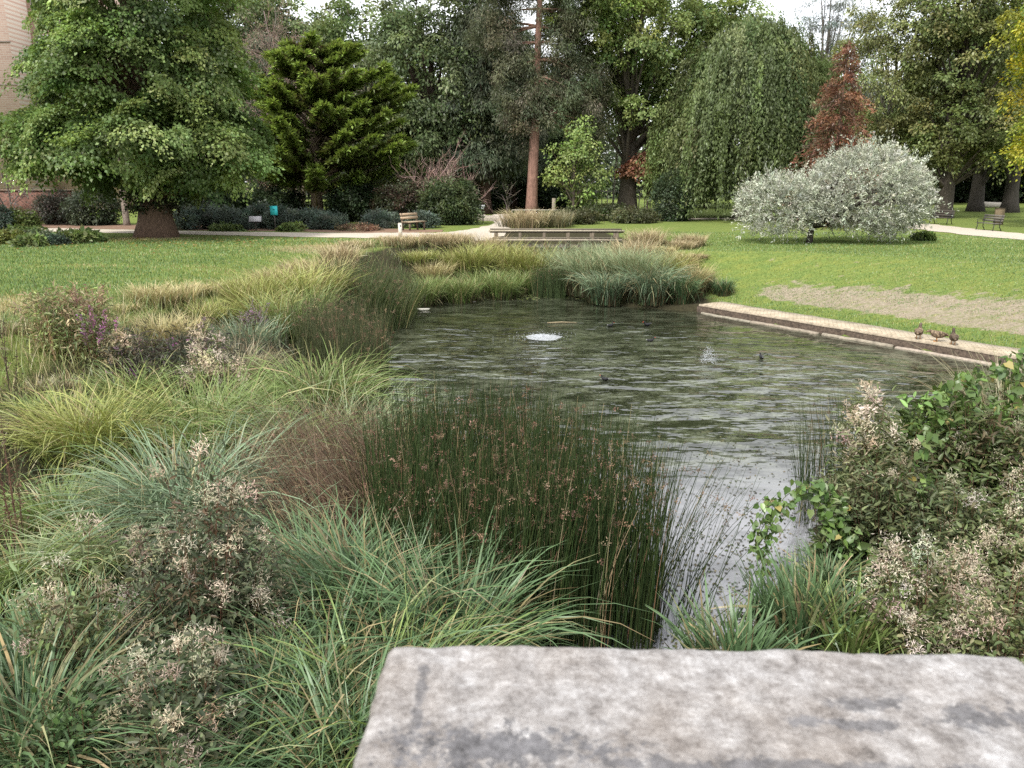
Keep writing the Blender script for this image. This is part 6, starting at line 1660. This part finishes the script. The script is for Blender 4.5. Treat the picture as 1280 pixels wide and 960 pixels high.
# white bits afloat
for (u_, v_, s_, lb) in ((531, 386, .24, 'pale flake afloat beside the dark rush mound'), (590, 377, .16, 'small pale flake afloat before the low reeds')):
    D_ = on_water(v_); mb = MB(); a = np.linspace(0, 2 * PI, 9)[:-1]; q = np.stack([np.cos(a) * s_ * rngD.uniform(.7, 1.1, 8), np.sin(a) * s_ * .6 * rngD.uniform(.7, 1.1, 8), np.full(8, .012)], -1)
    V = np.concatenate([q, q * [1, 1, 0] - [0, 0, .01]]); mb.add(V, np.arange(8)[None], col(.5, .48, .42)); mb.f.append(np.array([[k, (k + 1) % 8, (k + 1) % 8 + 8, k + 8] for k in range(8)])[:, ::-1])
    tag(mb.build('floating_flake', M_PAINT, loc=((u_ - 640) / 960 * (D_ * .966 + 1.05), D_, WATER_Z)), lb, 'flake', 'pale flakes afloat on the pond')
mb = MB(); tube(mb, [(-.42, 0, .01), (0, .05, .02), (.45, .02, .01)], [.02, .025, .015], col(.22, .18, .11), 6); D_ = on_water(404)
tag(mb.build('floating_stick', M_WOOD, loc=((702 - 640) / 960 * (D_ * .966 + 1.05), D_, WATER_Z)), 'thin brown stick afloat just behind the bubbling fountain', 'stick')

# bubbling fountain: white churned water and drops
m, n, l = new_mat('froth'); b = n['Principled BSDF']; b.inputs['Base Color'].default_value = (.62, .65, .68, 1); b.inputs['Roughness'].default_value = .35; b.inputs['Alpha'].default_value = .36
b.inputs['Subsurface Weight'].default_value = 0.0
M_FROTH = m
def drops(mb, rng, P, r):
    o = np.array([(1, 0, 0), (-1, 0, 0), (0, 1, 0), (0, -1, 0), (0, 0, 1), (0, 0, -1)], float); f = np.array([(0, 2, 4), (2, 1, 4), (1, 3, 4), (3, 0, 4), (2, 0, 5), (1, 2, 5), (3, 1, 5), (0, 3, 5)])
    V = P[:, None] + o[None] * r[:, None, None]; F = (np.arange(len(P))[:, None, None] * 6 + f[None]).reshape(-1, 3)
    mb.add(V.reshape(-1, 3), F, col(.8, .8, .8))
rng = rng_of(910)
bu = empty('water_bubbler', (.85, 20.3, WATER_Z), 0, 'low white bubbling fountain in the middle of the pond', 'fountain')
nr_, na = 16, 48
rr = np.linspace(0, 1, nr_)[:, None]; aa = np.linspace(0, 2 * PI, na + 1)[:-1][None]
xx = rr * np.cos(aa) * .54 * (1 + .08 * np.sin(3 * aa) + .06 * np.sin(7 * aa + 1)); yy = rr * np.sin(aa) * .46 * (1 + .08 * np.sin(4 * aa))
zz = .035 * (1 - rr ** 2) * (1 + 0 * aa) + rng.normal(0, .014, (nr_, na)) * (1 - rr ** 3) - .012 * rr ** 4
mb = MB(); mb.add(np.stack([xx, yy, zz], -1).reshape(-1, 3), grid_faces(nr_, na, True), col(.8, .8, .8)); mb.build('froth', M_FROTH, bu, smooth=True)
nd = 380; q = np.abs(rng.normal(0, .42, nd)); a = rng.uniform(0, 2 * PI, nd)
mb = MB(); drops(mb, rng, np.stack([np.cos(a) * q * 1.15, np.sin(a) * q * 1.0, .012 + np.abs(rng.normal(0, .045, nd)) * np.exp(-q * 1.4)], -1), rng.uniform(.004, .013, nd)); o = mb.build('droplets', M_FROTH, bu); o['kind'] = 'stuff'
D_ = on_water(455); xj = (884 - 640) / 960 * (D_ * .966 + 1.05)
je = empty('water_jet', (xj, D_, WATER_Z), 0, 'small splashing jet of pale water left of the paved edging', 'fountain')
nd = 620; u = rng.uniform(0, 1, nd); sp = rng.normal(0, 1, nd)
mb = MB(); drops(mb, rng, np.stack([-.10 + u * .26 + sp * .05, rng.normal(0, .08, nd), .40 * np.sin(u * PI * .9 + .25) * rng.uniform(.15, 1, nd) + .02], -1), rng.uniform(.003, .010, nd)); mb.build('spray', M_FROTH, je)
